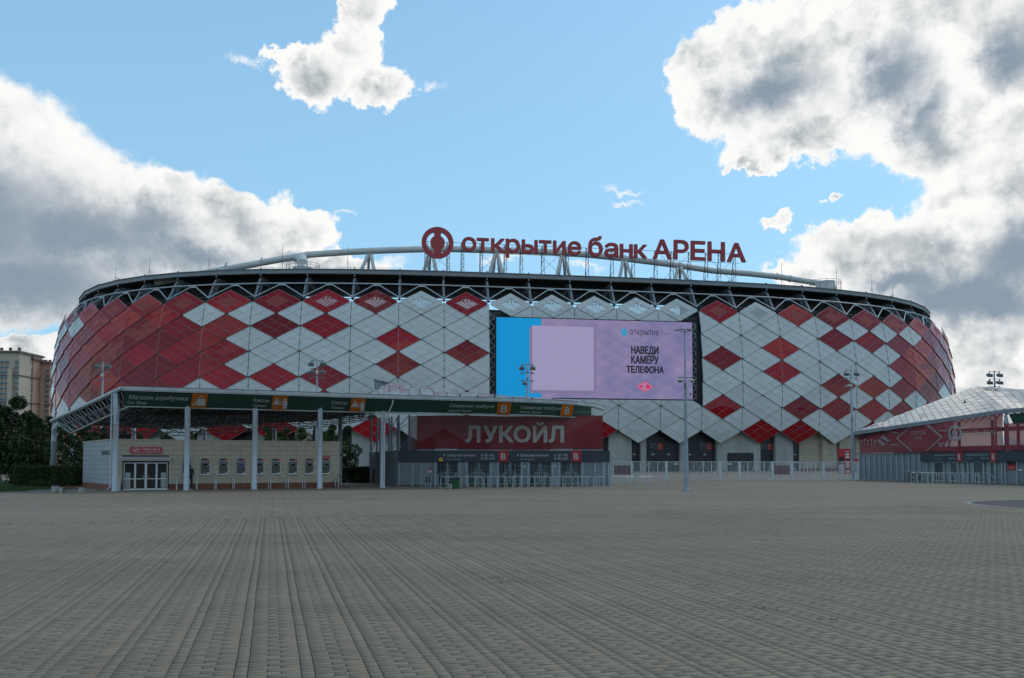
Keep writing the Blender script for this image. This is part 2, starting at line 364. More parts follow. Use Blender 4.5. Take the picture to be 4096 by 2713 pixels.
# ------------------------------------------------------------------ mesh helpers
class MB:
    def __init__(s): s.v = []; s.f = []; s.m = []; s.mats = []
    def mi(s, name):
        if name not in s.mats: s.mats.append(name)
        return s.mats.index(name)
    def poly(s, pts, m):
        i = len(s.v); s.v += [tuple(p) for p in pts]; s.f.append(tuple(range(i, i+len(pts)))); s.m.append(s.mi(m))
    def raw(s, v, f, m):
        i = len(s.v); s.v += [tuple(p) for p in v]; k = s.mi(m)
        for q in f: s.f.append(tuple(i+j for j in q)); s.m.append(k)
    def hexa(s, b, t, m):
        """bottom ring b, top ring t"""
        n = len(b)
        f = [tuple(range(n-1, -1, -1)), tuple(range(n, 2*n))]+[(i, (i+1) % n, n+(i+1) % n, n+i) for i in range(n)]
        s.raw(list(b)+list(t), f, m)
    def box(s, x0, x1, y0, y1, z0, z1, m):
        s.hexa([(x0, y0, z0), (x1, y0, z0), (x1, y1, z0), (x0, y1, z0)], [(x0, y0, z1), (x1, y0, z1), (x1, y1, z1), (x0, y1, z1)], m)
    def tube(s, p, q, r, m, n=6, r2=None, caps=True):
        p = Vector(p); q = Vector(q); d = q-p
        if d.length < 1e-6: return
        d.normalize(); a = Vector((0, 0, 1)) if abs(d.z) < 0.9 else Vector((1, 0, 0))
        u = d.cross(a).normalized(); w = d.cross(u)
        if r2 is None: r2 = r
        A = []; B = []
        for k in range(n):
            t = 2*math.pi*(k+0.5)/n; o = u*math.cos(t)+w*math.sin(t)
            A.append(p+o*r); B.append(q+o*r2)
        f = [(i, (i+1) % n, n+(i+1) % n, n+i) for i in range(n)]
        if caps: f += [tuple(range(n-1, -1, -1)), tuple(range(n, 2*n))]
        s.raw(A+B, f, m)
    def path(s, pts, r, m, n=6):
        pts = [Vector(p) for p in pts]; rings = []
        for i, p in enumerate(pts):
            d = (pts[min(i+1, len(pts)-1)]-pts[max(i-1, 0)]).normalized()
            a = Vector((0, 0, 1)) if abs(d.z) < 0.9 else Vector((1, 0, 0))
            u = d.cross(a).normalized(); w = d.cross(u)
            rr = r[i] if isinstance(r, (list, tuple)) else r
            rings.append([p+(u*math.cos(2*math.pi*(k+.5)/n)+w*math.sin(2*math.pi*(k+.5)/n))*rr for k in range(n)])
        v = [x for g in rings for x in g]; f = []
        for i in range(len(pts)-1):
            for k in range(n): f.append((i*n+k, i*n+(k+1) % n, (i+1)*n+(k+1) % n, (i+1)*n+k))
        f += [tuple(range(n-1, -1, -1)), tuple((len(pts)-1)*n+k for k in range(n))]
        s.raw(v, f, m)
    def prism(s, pts, off, m):
        """polygon pts (3D) extruded by the vector off"""
        off = Vector(off); b = [Vector(p) for p in pts]; s.hexa(b, [p+off for p in b], m)
    def bar(s, p, q, w, h, m):
        """box section beam from p to q; w across, h in height"""
        p = Vector(p); q = Vector(q); d = (q-p).normalized(); u = d.cross(Vector((0, 0, 1)))
        u = Vector((1, 0, 0)) if u.length < 1e-3 else u.normalized()
        k = u.cross(d).normalized(); a, c = u*w/2, k*h/2
        s.hexa([p-a-c, p+a-c, p+a+c, p-a+c], [q-a-c, q+a-c, q+a+c, q-a+c], m)
    def lathe(s, prof, m, n=12, c=(0, 0)):
        v = []; f = []
        for r, z in prof:
            for k in range(n): t = 2*math.pi*k/n; v.append((c[0]+r*math.cos(t), c[1]+r*math.sin(t), z))
        for i in range(len(prof)-1):
            for k in range(n): f.append((i*n+k, i*n+(k+1) % n, (i+1)*n+(k+1) % n, (i+1)*n+k))
        f += [tuple(range(n-1, -1, -1)), tuple((len(prof)-1)*n+k for k in range(n))]
        s.raw(v, f, m)
    def mesh(s, name):
        me = bpy.data.meshes.new(name); me.from_pydata(s.v, [], s.f)
        for k in s.mats: me.materials.append(MT[k])
        if len(s.mats) > 1: me.polygons.foreach_set('material_index', s.m)
        me.update(); return me
    def build(s, name, parent=None, loc=None, smooth=False, label=None, kind=None):
        me = s.mesh(name)
        if smooth: me.polygons.foreach_set('use_smooth', [True]*len(me.polygons))
        return link(name, me, parent, loc, label, kind)
def link(name, me, parent=None, loc=None, label=None, kind=None):
    o = bpy.data.objects.new(name, me); COL.objects.link(o)
    if parent: o.parent = parent
    if loc is not None: o.location = loc
    if label: o['label'] = label
    if kind: o['kind'] = kind
    return o
def tag(o, label, cat, group=None):
    o['label'] = label; o['category'] = cat
    if group: o['group'] = group
    return o
def thing(name, label, cat, loc=(0, 0, 0), rz=0.0, group=None):
    o = bpy.data.objects.new(name, None); COL.objects.link(o); o.location = loc; o.rotation_euler = (0, 0, rz)
    o.empty_display_size = 0.3
    return tag(o, label, cat, group)
def copy_tree(src, parent=None):
    c = src.copy(); COL.objects.link(c); c.parent = parent
    for ch in list(src.children): copy_tree(ch, c)
    return c
def dup(src, loc, rz, label):
    c = copy_tree(src); c.location = loc; c.rotation_euler = (0, 0, rz); c['label'] = label; return c

_tc = {}
def glyphs(body, bold=0.0):
    """flat glyph faces; every outline is filled on its own, so overlapping strokes stay clean"""
    k = (body, bold)
    if k not in _tc:
        from mathutils.geometry import delaunay_2d_cdt
        cu = bpy.data.curves.new('tmp', 'FONT'); cu.body = body; cu.size = 1.0; cu.resolution_u = 3; cu.offset = bold; cu.fill_mode = 'NONE'
        o = bpy.data.objects.new('tmp', cu); COL.objects.link(o)
        me = bpy.data.meshes.new_from_object(o.evaluated_get(bpy.context.evaluated_depsgraph_get()))
        co = [x.co.copy() for x in me.vertices]; nx = {}
        for e in me.edges:
            nx.setdefault(e.vertices[0], []).append(e.vertices[1]); nx.setdefault(e.vertices[1], []).append(e.vertices[0])
        seen = set(); loops = []
        for s_ in range(len(co)):
            if s_ in seen or s_ not in nx: continue
            lp = [s_]; seen.add(s_); cur = s_
            while True:
                n_ = [q for q in nx[cur] if q not in seen]
                if not n_: break
                cur = n_[0] if (cur+1) not in n_ else cur+1
                seen.add(cur); lp.append(cur)
            if len(lp) > 2: loops.append(lp)
        bpy.data.objects.remove(o); bpy.data.curves.remove(cu); bpy.data.meshes.remove(me)
        pos = {}; pts = []; idx = {}
        for l in loops:
            for i in l: idx[i] = len(pts); pts.append(Vector((co[i].x, co[i].y)))
        es = [(idx[l[i]], idx[l[(i+1) % len(l)]]) for l in loops for i in range(len(l))]
        ov, oe, of = delaunay_2d_cdt(pts, es, [], 0, 1e-6)[:3]
        EA = np.array([[pts[a_][0], pts[a_][1], pts[b_][0], pts[b_][1]] for a_, b_ in es])
        f = []
        for t_ in of:
            cx_ = sum(ov[i][0] for i in t_)/3; cy_ = sum(ov[i][1] for i in t_)/3
            up_ = (EA[:, 1] <= cy_) & (EA[:, 3] > cy_); dn_ = (EA[:, 1] > cy_) & (EA[:, 3] <= cy_)
            side_ = (EA[:, 2]-EA[:, 0])*(cy_-EA[:, 1])-(cx_-EA[:, 0])*(EA[:, 3]-EA[:, 1])
            wn = np.sum(up_ & (side_ > 0))-np.sum(dn_ & (side_ < 0))
            if wn == 0: continue
            a_, b_, c_ = (ov[i] for i in t_)
            t_ = tuple(t_)
            f.append(t_ if (b_[0]-a_[0])*(c_[1]-a_[1])-(c_[0]-a_[0])*(b_[1]-a_[1]) > 0 else t_[::-1])
        used = set((t_[i], t_[(i+1) % 3]) for t_ in f for i in range(3))
        rims = [e_ for e_ in sorted(used) if (e_[1], e_[0]) not in used]
        v = [(q[0], q[1], 0.0) for q in ov]
        _tc[k] = (np.array(v, float), f, rims)
    return _tc[k]
def text(mb, body, o, xd, up, m, w, h, bold=0.0, depth=0.0, ref=None, shear=0.0):
    """lettering fitted to width w and to height h measured on the glyphs of ref"""
    v, f, _ = glyphs(body, bold)
    x0, x1 = v[:, 0].min(), v[:, 0].max()
    r = glyphs(ref or body, bold)[0]; y0, y1 = r[:, 1].min(), r[:, 1].max()
    o = Vector(o); xd = Vector(xd).normalized(); up = Vector(up).normalized(); n = xd.cross(up).normalized()
    pts = []
    for a in v:
        yy = (a[1]-y0)/(y1-y0)*h
        pts.append(o+xd*((a[0]-x0)/(x1-x0)*w+shear*yy)+up*yy+n*(a[2]*.0008))
    mb.raw([p+n*depth for p in pts], f, m)
def bold_text(mb, body, o, xd, up, m, w, h, r, depth=0.02):
    """lettering with every outline thickened by r; depth runs away from the viewer"""
    v, f, rims = glyphs(body, 0.0)
    x0, x1 = v[:, 0].min(), v[:, 0].max(); y0, y1 = v[:, 1].min(), v[:, 1].max()
    o = Vector(o); xd = Vector(xd).normalized(); up = Vector(up).normalized(); n = up.cross(xd).normalized()
    P = [o+xd*(r+(a[0]-x0)/(x1-x0)*(w-2*r))+up*(r+(a[1]-y0)/(y1-y0)*(h-2*r)) for a in v]
    mb.raw([p-n*(0.012+a[2]*.001)*min(1, depth*3+.3) for p, a in zip(P, v)], f, m)
    k = 0
    for (a, b) in rims:
        k += 1; e = 0.002*(k % 5)*min(1, depth*3)
        pa, pb = P[a], P[b]; d = pb-pa
        if d.length < 1e-5: continue
        d.normalize(); s = up.cross(n) if False else d.cross(n)
        q = [pa-d*r*.6-s*r, pb+d*r*.6-s*r, pb+d*r*.6+s*r, pa-d*r*.6+s*r]
        mb.hexa([p-n*e for p in q], [p+n*(depth+e) for p in q], m)
def disc(mb, c, xd, up, r, m, n=20, r_in=0.0, a0=0, a1=360, ry=None):
    c = Vector(c); xd = Vector(xd); up = Vector(up); ry = ry or r
    if r_in <= 0: mb.poly([c+xd*r*math.cos(R_(a0+(a1-a0)*k/n))+up*ry*math.sin(R_(a0+(a1-a0)*k/n)) for k in range(n)], m)
    else:
        for k in range(n):
            a, b = R_(a0+(a1-a0)*k/n), R_(a0+(a1-a0)*(k+1)/n)
            mb.poly([c+xd*r*math.cos(a)+up*ry*math.sin(a), c+xd*r*math.cos(b)+up*ry*math.sin(b),
                     c+xd*r_in*math.cos(b)+up*r_in*ry/r*math.sin(b), c+xd*r_in*math.cos(a)+up*r_in*ry/r*math.sin(a)], m)
# ------------------------------------------------------------------ plaza
PAV = R_(17.1)                               # the courses run 17 degrees to the left of the view
def build_ground():
    x0, x1, y0, y1 = -13.05, 27.55, 3.15, 28.14     # laid pavers, in the paving's own axes
    B = 1500.0
    mb = MB()
    for (a, b, c, d) in ((-B, x0, -B, B*1.4), (x1, B, -B, B*1.4), (x0, x1, -B, y0), (x0, x1, y1, B*1.4)):
        mb.poly([(a, c, 0), (b, c, 0), (b, d, 0), (a, d, 0)], 'paving_far')
    g = mb.build('plaza_paving', kind='structure'); g.rotation_euler = (0, 0, PAV)
    b = MB(); b.poly([(x0-3, y0-3, -0.009), (x1+3, y0-3, -0.009), (x1+3, y1+3, -0.009), (x0-3, y1+3, -0.009)], 'joint_sand')
    b.build('joint_bed', g, kind='structure')
    rng = np.random.default_rng(3)
    rects = []                                # x0, x1, y0, y1
    RH = 0.102; P = 0.58; G = 0.0026
    rows = int((y1-y0)/RH)
    for k in range(int((x1-x0)/P)):
        bx = x0+k*P
        wob = 0.0
        for j in range(rows):
            ya, yb = y0+j*RH, y0+(j+1)*RH
            s = 0.17 if (j+k) % 2 else 0.29
            rects.append((bx+0.116, bx+0.116+s, ya, yb)); rects.append((bx+0.116+s, bx+P, ya, yb))
        y = y0
        while y < y1-0.2:
            h = rng.choice([0.116, 0.116, 0.175, 0.085]); h = min(h, y1-y)
            rects.append((bx, bx+0.116, y, y+h)); y += h
    Rr = np.array(rects)
    # slight waviness of the courses
    def wave(x, y): return 0.004*np.sin(y*0.9+x*0.9)+0.002*np.sin(y*4.1+x*2.3)
    n = len(Rr)
    jz = rng.normal(0, 0.0006, n); tone = rng.random(n)
    gx_ = G+rng.random(n)*0.002; gy_ = 0.0028+rng.random(n)*0.002
    xa, xb, ya, yb = Rr[:, 0]+gx_, Rr[:, 1]-gx_, Rr[:, 2]+gy_, Rr[:, 3]-gy_
    dx = wave(Rr[:, 0], (ya+yb)/2)
    tx = rng.normal(0, 0.0006, n); ty = rng.normal(0, 0.0006, n)
    V = np.zeros((n, 8, 3), np.float32)
    for i, (ax, ay) in enumerate(((xa, ya), (xb, ya), (xb, yb), (xa, yb))):
        V[:, i, 0] = ax+dx; V[:, i, 1] = ay; V[:, i, 2] = -0.02
        ins = 0.0015
        sx = ins if i in (0, 3) else -ins; sy = ins if i in (0, 1) else -ins
        V[:, 4+i, 0] = ax+dx+sx; V[:, 4+i, 1] = ay+sy
        V[:, 4+i, 2] = jz+tx*(1 if i in (1, 2) else -1)+ty*(1 if i in (2, 3) else -1)
    quads = np.array([[4, 5, 6, 7], [0, 1, 5, 4], [1, 2, 6, 5], [2, 3, 7, 6], [3, 0, 4, 7]])
    # the 300 that show largest stay single objects
    cxr, cyr = (xa+xb)/2, (ya+yb)/2
    wx = cxr*math.cos(PAV)-cyr*math.sin(PAV); wy = cxr*math.sin(PAV)+cyr*math.cos(PAV)
    vis = (wy > 6.95) & (np.abs(wx) < wy*0.645)
    order = np.argsort(np.where(vis, wy, 1e9))[:300]
    keep = np.ones(n, bool); keep[order] = False
    def fill(me, Vs, tones):
        m = len(Vs); me.vertices.add(m*8); me.vertices.foreach_set('co', Vs.reshape(-1))
        fc = (quads[None]+(np.arange(m)*8)[:, None, None]).reshape(-1)
        me.loops.add(m*20); me.loops.foreach_set('vertex_index', fc.astype(np.int32))
        me.polygons.add(m*5); me.polygons.foreach_set('loop_start', (np.arange(m*5)*4).astype(np.int32))
        me.update(calc_edges=True)
        if tones is not None:
            a = me.attributes.new('tone', 'FLOAT', 'FACE'); a.data.foreach_set('value', np.repeat(tones, 5).astype(np.float32))
    me = bpy.data.meshes.new('pavers'); fill(me, V[keep], tone[keep]); me.materials.append(MT['paving_stuff'])
    link('pavers', me, g, kind='stuff')
    for i in order:
        c = np.array([cxr[i], cyr[i], 0]); me = bpy.data.meshes.new('paver'); fill(me, (V[i:i+1]-c), None); me.materials.append(MT['paving_single'])
        link('paver', me, g, tuple(float(t) for t in c))
    # round patch at the right edge
    p = MB(); disc(p, (26.2, 34.6, 0.004), (1, 0, 0), (0, 1, 0), 5.35, 'patch', 48)
    p.build('round_patch', kind='structure')
    p = MB(); disc(p, (26.2, 34.6, 0.008), (1, 0, 0), (0, 1, 0), 5.5, 'kerb', 48, r_in=5.2)
    p.build('patch_border', kind='structure')
    # lawn at the left, with its kerb
    gp = lambda px, py: (gx(px, 1.9*F/(py-1850.5), 0), 1.9*F/(py-1850.5))
    pl = [gp(-600, 1980), gp(-60, 1976), gp(95, 1971), gp(150, 1964), gp(325, 1955), gp(322, 1936), (-30, 78), (-70, 78)]
    l = MB(); l.poly([(x, y, 0.03) for x, y in pl], 'grass_green'); l.build('lawn', kind='structure')
    kb = MB()
    for a, b_ in zip(pl[:5], pl[1:6]): kb.bar((*a, 0.03), (*b_, 0.03), 0.12, 0.10, 'kerb')
    kb.build('lawn_kerb', kind='structure')
    # blades
    gb = MB(); rg = random.Random(5)
    for _ in range(9000):
        px = rg.uniform(-40, 322); py = rg.uniform(1938, max(1940, float(np.interp(px, [-60, 95, 150, 325], [1975, 1970, 1963, 1954])))); x, y = gp(px, py)
        h = rg.uniform(0.05, 0.12); a = rg.uniform(0, 6.28); w = 0.03
        gb.raw([(x-w*math.cos(a), y-w*math.sin(a), 0.03), (x+w*math.cos(a), y+w*math.sin(a), 0.03), (x+rg.uniform(-.04, .04), y+rg.uniform(-.04, .04), 0.03+h)], [(0, 1, 2)], 'grass_green')
    gb.build('grass', kind='stuff')
    # weeds in the joints and a few crumbs of litter
    wd = MB(); rg = random.Random(11)
    for (px, py, n_, sp) in ((1955, 2312, 26, .16), (1730, 2085, 20, .2), (2078, 2325, 24, .2), (3036, 2432, 16, .12), (3345, 2473, 14, .10), (480, 1991, 24, .5), (1320, 2062, 14, .3), (2130, 2257, 12, .12), (2900, 2095, 26, 1.0), (3300, 2073, 26, .9), (220, 2107, 14, .25), (95, 2092, 24, .6), (1580, 2102, 10, .25)):
        Y = 1.9*F/(py-1850.5); X = gx(px, Y, 0)
        for _ in range(n_):
            x = X+rg.gauss(0, sp); y = Y+rg.gauss(0, sp*.5); a = rg.uniform(0, 6.28); l_ = rg.uniform(.02, .055)
            wd.raw([(x, y, 0.001), (x+l_*math.cos(a), y+l_*math.sin(a), rg.uniform(.01, .035)), (x+l_*.6*math.cos(a+.7), y+l_*.6*math.sin(a+.7), rg.uniform(.004, .02))], [(0, 1, 2)], 'leaf_mid')
    wd.build('joint_weeds', kind='stuff')
build_ground()

# ------------------------------------------------------------------ stadium
ROT = R_(8.5)
cR, sR = math.cos(ROT), math.sin(ROT)
def to_world(u, v, z): return Vector((u*cR-v*sR, u*sR+v*cR, z))
def proj_px(p):
    d = Vector(p)-Vector((0, 0, EYE))
    dep = d.y*math.cos(PITCH)+d.z*math.sin(PITCH); upc = -d.y*math.sin(PITCH)+d.z*math.cos(PITCH)
    return CX+F*d.x/dep, CY-F*upc/dep
A_, B_, N_ = 121.0, 100.0, 3.3
th = np.linspace(math.pi, 2*math.pi, 6001)
ct, st = np.cos(th), np.sin(th)
cu_ = 37+A_*np.sign(ct)*np.abs(ct)**(2/N_); cv_ = 265+B_*np.sign(st)*np.abs(st)**(2/N_)
nu = np.sign(ct)*np.abs(ct)**(2-2/N_)/A_; nv = np.sign(st)*np.abs(st)**(2-2/N_)/B_
nl = np.hypot(nu, nv); nu /= nl; nv /= nl
arc = np.concatenate([[0], np.cumsum(np.hypot(np.diff(cu_), np.diff(cv_)))])
def curve(s, off=0.0, z=0.0):
    u = np.interp(s, arc, cu_); v = np.interp(s, arc, cv_); a = np.interp(s, arc, nu); b = np.interp(s, arc, nv)
    l = math.hypot(a, b); return Vector((u+a/l*off, v+b/l*off, z))
def OFF(z): return float(np.interp(z, [4, 5.5, 8, 13, 19, 25, 31, 35, 38], [3.4, 3.8, 4.6, 5.4, 5.8, 5.6, 4.9, 4.2, 3.2]))
ss = np.linspace(arc[0], arc[-1], 3000)
def s_of_px(pxs, off, z):
    q = np.array([proj_px(to_world(*curve(s, off, z)))[0] for s in ss])
    i0, i1 = int(np.argmin(q)), int(np.argmax(q)); return [float(np.interp(p, q[i0:i1], ss[i0:i1])) for p in pxs], q[i0], q[i1]
A_px = [282, 350, 451, 579, 733, 911, 1109, 1306, 1505, 1685, 1867, 2045, 2211, 2382, 2549, 2714, 2876, 3032, 3185, 3330, 3469, 3583, 3670, 3733, 3768]
sA, pmin, pmax = s_of_px(A_px, 4.2, 34.8)
sA = dict(zip(range(1, 26), sA))
print('px range', pmin, pmax, [round(sA[k+1]-sA[k], 1) for k in range(1, 25)])
K0, K1 = -3, 28
for k in range(0, K0-2, -1): sA[k] = sA[k+1]-9.7
for k in range(23, K1+2):
    sA[k] = sA[k-1]+9.6
PITCHZ = 5.23; ZT = 34.855
WH_A = {(10, 1), (12, 1), (13, 1), (14, 1), (15, 1), (16, 1), (18, 1), (7, 3), (8, 3), (9, 2), (9, 3), (9, 4), (9, 5), (10, 2), (10, 3), (10, 4), (10, 5), (10, 6),
        (11, 2), (11, 4), (11, 6), (12, 6), (13, 6), (15, 6), (16, 6), (12, 5), (13, 5), (14, 5), (15, 5), (16, 5), (17, 2), (17, 4), (17, 6), (18, 2), (18, 3), (18, 4), (18, 5),
        (19, 2), (19, 3), (19, 4), (20, 3), (20, 6), (21, 3), (8, 6), (6, 5), (0, 3), (0, 4), (1, 5), (2, 5), (-1, 2), (0, 2), (24, 4), (7, 5), (5, 6)}
RED_B = {(5, 2), (5, 3), (9, 2), (9, 3), (18, 2), (18, 3), (22, 2), (22, 3), (22, 5)}
def colour(fam, k, r):
    if fam == 'A': return 'white' if (k, r) in WH_A else 'red'
    if (k, r) in RED_B: return 'red'
    if 6 <= k <= 21: return 'white'
    if k == 5: return 'white' if r in (1, 4, 5) else 'red'
    if k == 22: return 'white'
    if (k, r) in {(1, 1), (0, 1), (-1, 2), (0, 5)}: return 'white'
    return 'red'
SCR = dict(z0=15.1, z1=32.15)
def clip(poly, f):
    out = []
    for i in range(len(poly)):
        a, b = poly[i], poly[(i+1) % len(poly)]; fa, fb = f(a), f(b)
        if fa >= 0: out.append(a)
        if (fa >= 0) != (fb >= 0):
            t = fa/(fa-fb); out.append((a[0]+(b[0]-a[0])*t, a[1]+(b[1]-a[1])*t))
    return out
stadium = thing('stadium', 'large round football stadium clad in red and white diamond panels', 'stadium', (0, 0, 0), ROT)

def diamond(fam, k, r):
    if fam == 'A': s0, s1, sc, zc = (sA[k-1]+sA[k])/2, (sA[k]+sA[k+1])/2, sA[k], ZT-(r-1)*PITCHZ
    else: s0, s1, zc = sA[k], sA[k+1], ZT-PITCHZ/2-(r-1)*PITCHZ; sc = (s0+s1)/2
    hz = PITCHZ/2
    shade = colour(fam, k, r)
    body = 'red_glass' if shade == 'red' else 'white_panel'; joint = 'red_joint' if shade == 'red' else 'white_joint'
    rg = random.Random(k*100+r*7+(fam == 'B')*50)
    T = curve(sc, OFF(zc+hz)-0.17, zc+hz); Bm = curve(sc, OFF(zc-hz)+0.22, zc-hz-0.05)
    Lf = curve(s0, OFF(zc)+0.05, zc); Rt = curve(s1, OFF(zc)+0.05, zc)
    C = (Lf+Rt)/2
    if (Rt-Lf).length > 8 and fam == 'B' or shade == 'white': C = C.lerp(curve(sc, OFF(zc)+0.05, zc), 0.6)
    nrm = curve(sc, 1, 0)-curve(sc, 0, 0)
    def P(p, q, d=0.0):
        base = C.copy(); base += (Rt-C)*p if p > 0 else (Lf-C)*(-p)
        base += (T-C)*q if q > 0 else (Bm-C)*(-q)
        return base+nrm*d
    # limits in (p, q): trimmed side corners, and the opening for the media screen
    lim = [lambda a: 0.93-a[0], lambda a: 0.93+a[0]]
    hole = (fam == 'A' and 12 <= k <= 16) or (fam == 'B' and 11 <= k <= 16)
    if hole:
        if fam == 'B' and k == 11: keep_half = lambda a: -a[0]
        elif fam == 'B' and k == 16: keep_half = lambda a: a[0]
        else: keep_half = None
        zt, zb = zc+hz, zc-hz
        if zt > SCR['z0'] and zb < SCR['z1']:
            if keep_half: 
                if zb >= SCR['z0']-3 and zt <= SCR['z1']+3: lim.append(keep_half)
            else:
                qt, qb = (SCR['z1']-zc)/hz, (SCR['z0']-zc)/hz
                if zb < SCR['z1'] < zt: lim.append(lambda a: a[1]-qt)
                elif zb < SCR['z0'] < zt: lim.append(lambda a: qb-a[1])
                else: return
    def region(poly):
        for f in lim:
            poly = clip(poly, f)
            if len(poly) < 3: return None
        return poly
    mb = MB(); g = 0.022
    top_row = fam == 'A' and r == 1
    nC = 4 if top_row else 3
    base = region([(0, 1), (-1, 0), (0, -1), (1, 0)])
    if base is None: return
    ab = lambda a, b: ((a+b)/2, (a-b)/2)
    if not top_row:
        mb.hexa([P(p, q, -0.10) for p, q in base], [P(p, q, 0.0) for p, q in base], joint)
    fr = 0.972
    gap = 0.016 if shade == 'red' else 0.011
    for i in range(nC):
        for j in range(nC):
            a0, a1 = -1+2*i/nC, -1+2*(i+1)/nC; b0, b1 = -1+2*j/nC, -1+2*(j+1)/nC
            if top_row:
                core = i in (1, 2) and j in (1, 2)
                bp = region([ab(a0, b0), ab(a1, b0), ab(a1, b1), ab(a0, b1)])
                if core:
                    if (i, j) == (1, 1):      # open louvre over the middle 2 x 2
                        for q in range(6):
                            c0 = -0.5+q/6.0+0.012; c1 = c0+0.118
                            lp = [ab(-0.5, c0), ab(0.5, c0), ab(0.5, c1), ab(-0.5, c1)]
                            mb.hexa([P(x, y, -0.22) for x, y in lp], [P(x, y, -0.02) for x, y in lp], 'louvre_red' if shade == 'red' else 'white_panel')
                        for c0 in (-0.5, -0.02, 0.46):
                            lp = [ab(c0, -0.5), ab(c0+0.03, -0.5), ab(c0+0.03, 0.5), ab(c0, 0.5)]
                            mb.hexa([P(x, y, -0.20) for x, y in lp], [P(x, y, -0.10) for x, y in lp], 'dark_steel')
                    continue
                if bp: mb.hexa([P(p, q, -0.10) for p, q in bp], [P(p, q, 0.0) for p, q in bp], joint)
            e = lambda t: max(-fr, min(fr, t))
            cell = [ab(e(a0+gap), e(b0+gap)), ab(e(a1-gap), e(b0+gap)), ab(e(a1-gap), e(b1-gap)), ab(e(a0+gap), e(b1-gap))]
            halves = [cell]
            if fam == 'B' and abs((a0+a1)/2+(b0+b1)/2) < 0.01:
                halves = [clip(cell, lambda a: a[0]-0.012), clip(cell, lambda a: -a[0]-0.012)]
            for hcell in halves:
                hcell = region(hcell) if len(hcell) > 2 else None
                if not hcell: continue
                hcell = [(p*(0.985 if abs(p) > 0.9 else 1), q) for p, q in hcell]
                tl = (rg.gauss(0, 0.011), rg.gauss(0, 0.011)) if shade == 'red' else (rg.gauss(0, 0.006), rg.gauss(0, 0.006))
                cp = sum(x for x, _ in hcell)/len(hcell); cq = sum(y for _, y in hcell)/len(hcell)
                topv = [P(p, q, 0.05+tl[0]*(p-cp)*4+tl[1]*(q-cq)*2.6) for p, q in hcell]
                mb.hexa([P(p, q, 0.0) for p, q in hcell], topv, body)
    if fam == 'B':
        seam = region([(0.010, 0.99), (-0.010, 0.99), (-0.010, -0.99), (0.010, -0.99)])
        if seam: mb.hexa([P(p, q, 0.0) for p, q in seam], [P(p, q, 0.075) for p, q in seam], 'dark_joint' if shade == 'white' else 'red_joint')
    mb.build('facade_panel', stadium)
for k in range(K0, K1+1):
    for r in range(1, 7): diamond('A', k, r)
    for r in range(1, 6): diamond('B', k, r)

sB = {k: (sA[k]+sA[k+1])/2 for k in range(K0, K1)}
def ring(name, prof, m, s0=None, s1=None, step=4.8, parent=None):
    """sweep of a closed profile [(offset, z)] along the plan curve"""
    s0 = sA[K0] if s0 is None else s0; s1 = sA[K1] if s1 is None else s1
    n = max(2, int((s1-s0)/step)); st_ = [s0+(s1-s0)*i/n for i in range(n+1)]
    v = []; k = len(prof)
    for s in st_:
        for o, z in prof: v.append(curve(s, o, z))
    f = [tuple(range(k-1, -1, -1)), tuple(n*k+i for i in range(k))]
    for i in range(n):
        for j in range(k): f.append((i*k+j, i*k+(j+1) % k, (i+1)*k+(j+1) % k, (i+1)*k+j))
    mb = MB(); mb.raw(v, f, m)
    return mb.build(name, parent or stadium)
def rect(o0, o1, z0, z1): return [(o0, z0), (o1, z0), (o1, z1), (o0, z1)]
# roof rim: an I-section beam in straight bays between ribs
mb = MB()
keys = [sB[k] for k in range(K0, K1)]
for a, b in zip(keys[:-1], keys[1:]):
    for (o0, o1, z0, z1) in ((-0.12, 0.10, 41.55, 42.35), (-0.3, 0.34, 42.35, 42.47), (-0.3, 0.30, 41.45, 41.55)):
        mb.hexa([curve(a, o0, z0), curve(a, o1, z0), curve(b, o1, z0), curve(b, o0, z0)], [curve(a, o0, z1), curve(a, o1, z1), curve(b, o1, z1), curve(b, o0, z1)], 'roof_beam')
mb.build('roof_beam', stadium)
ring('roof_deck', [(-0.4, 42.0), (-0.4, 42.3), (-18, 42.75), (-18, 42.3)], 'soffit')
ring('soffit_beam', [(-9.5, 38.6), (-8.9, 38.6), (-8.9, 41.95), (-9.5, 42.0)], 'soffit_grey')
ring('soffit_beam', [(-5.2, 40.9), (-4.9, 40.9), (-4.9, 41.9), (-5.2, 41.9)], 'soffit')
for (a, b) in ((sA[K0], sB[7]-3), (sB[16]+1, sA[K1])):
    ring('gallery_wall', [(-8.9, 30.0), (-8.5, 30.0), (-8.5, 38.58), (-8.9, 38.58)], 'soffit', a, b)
    for z in (34.4, 35.4, 36.5, 37.6): ring('service_pipe', rect(-6.6, -6.4, z, z+0.14), 'dark_steel', a, b)
for z in (37.5, 38.1): ring('service_pipe', rect(-6.6, -6.4, z, z+0.14), 'dark_steel')
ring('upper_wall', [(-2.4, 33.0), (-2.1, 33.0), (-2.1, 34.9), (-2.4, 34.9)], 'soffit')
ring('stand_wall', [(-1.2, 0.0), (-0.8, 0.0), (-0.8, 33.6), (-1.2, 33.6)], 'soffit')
zs = [9.0, 11, 13, 19, 25, 30, 33.4]
ring('skin_liner', [(OFF(z)-1.0, z) for z in zs]+[(OFF(z)-1.12, z) for z in reversed(zs)], 'soffit', step=3.0)
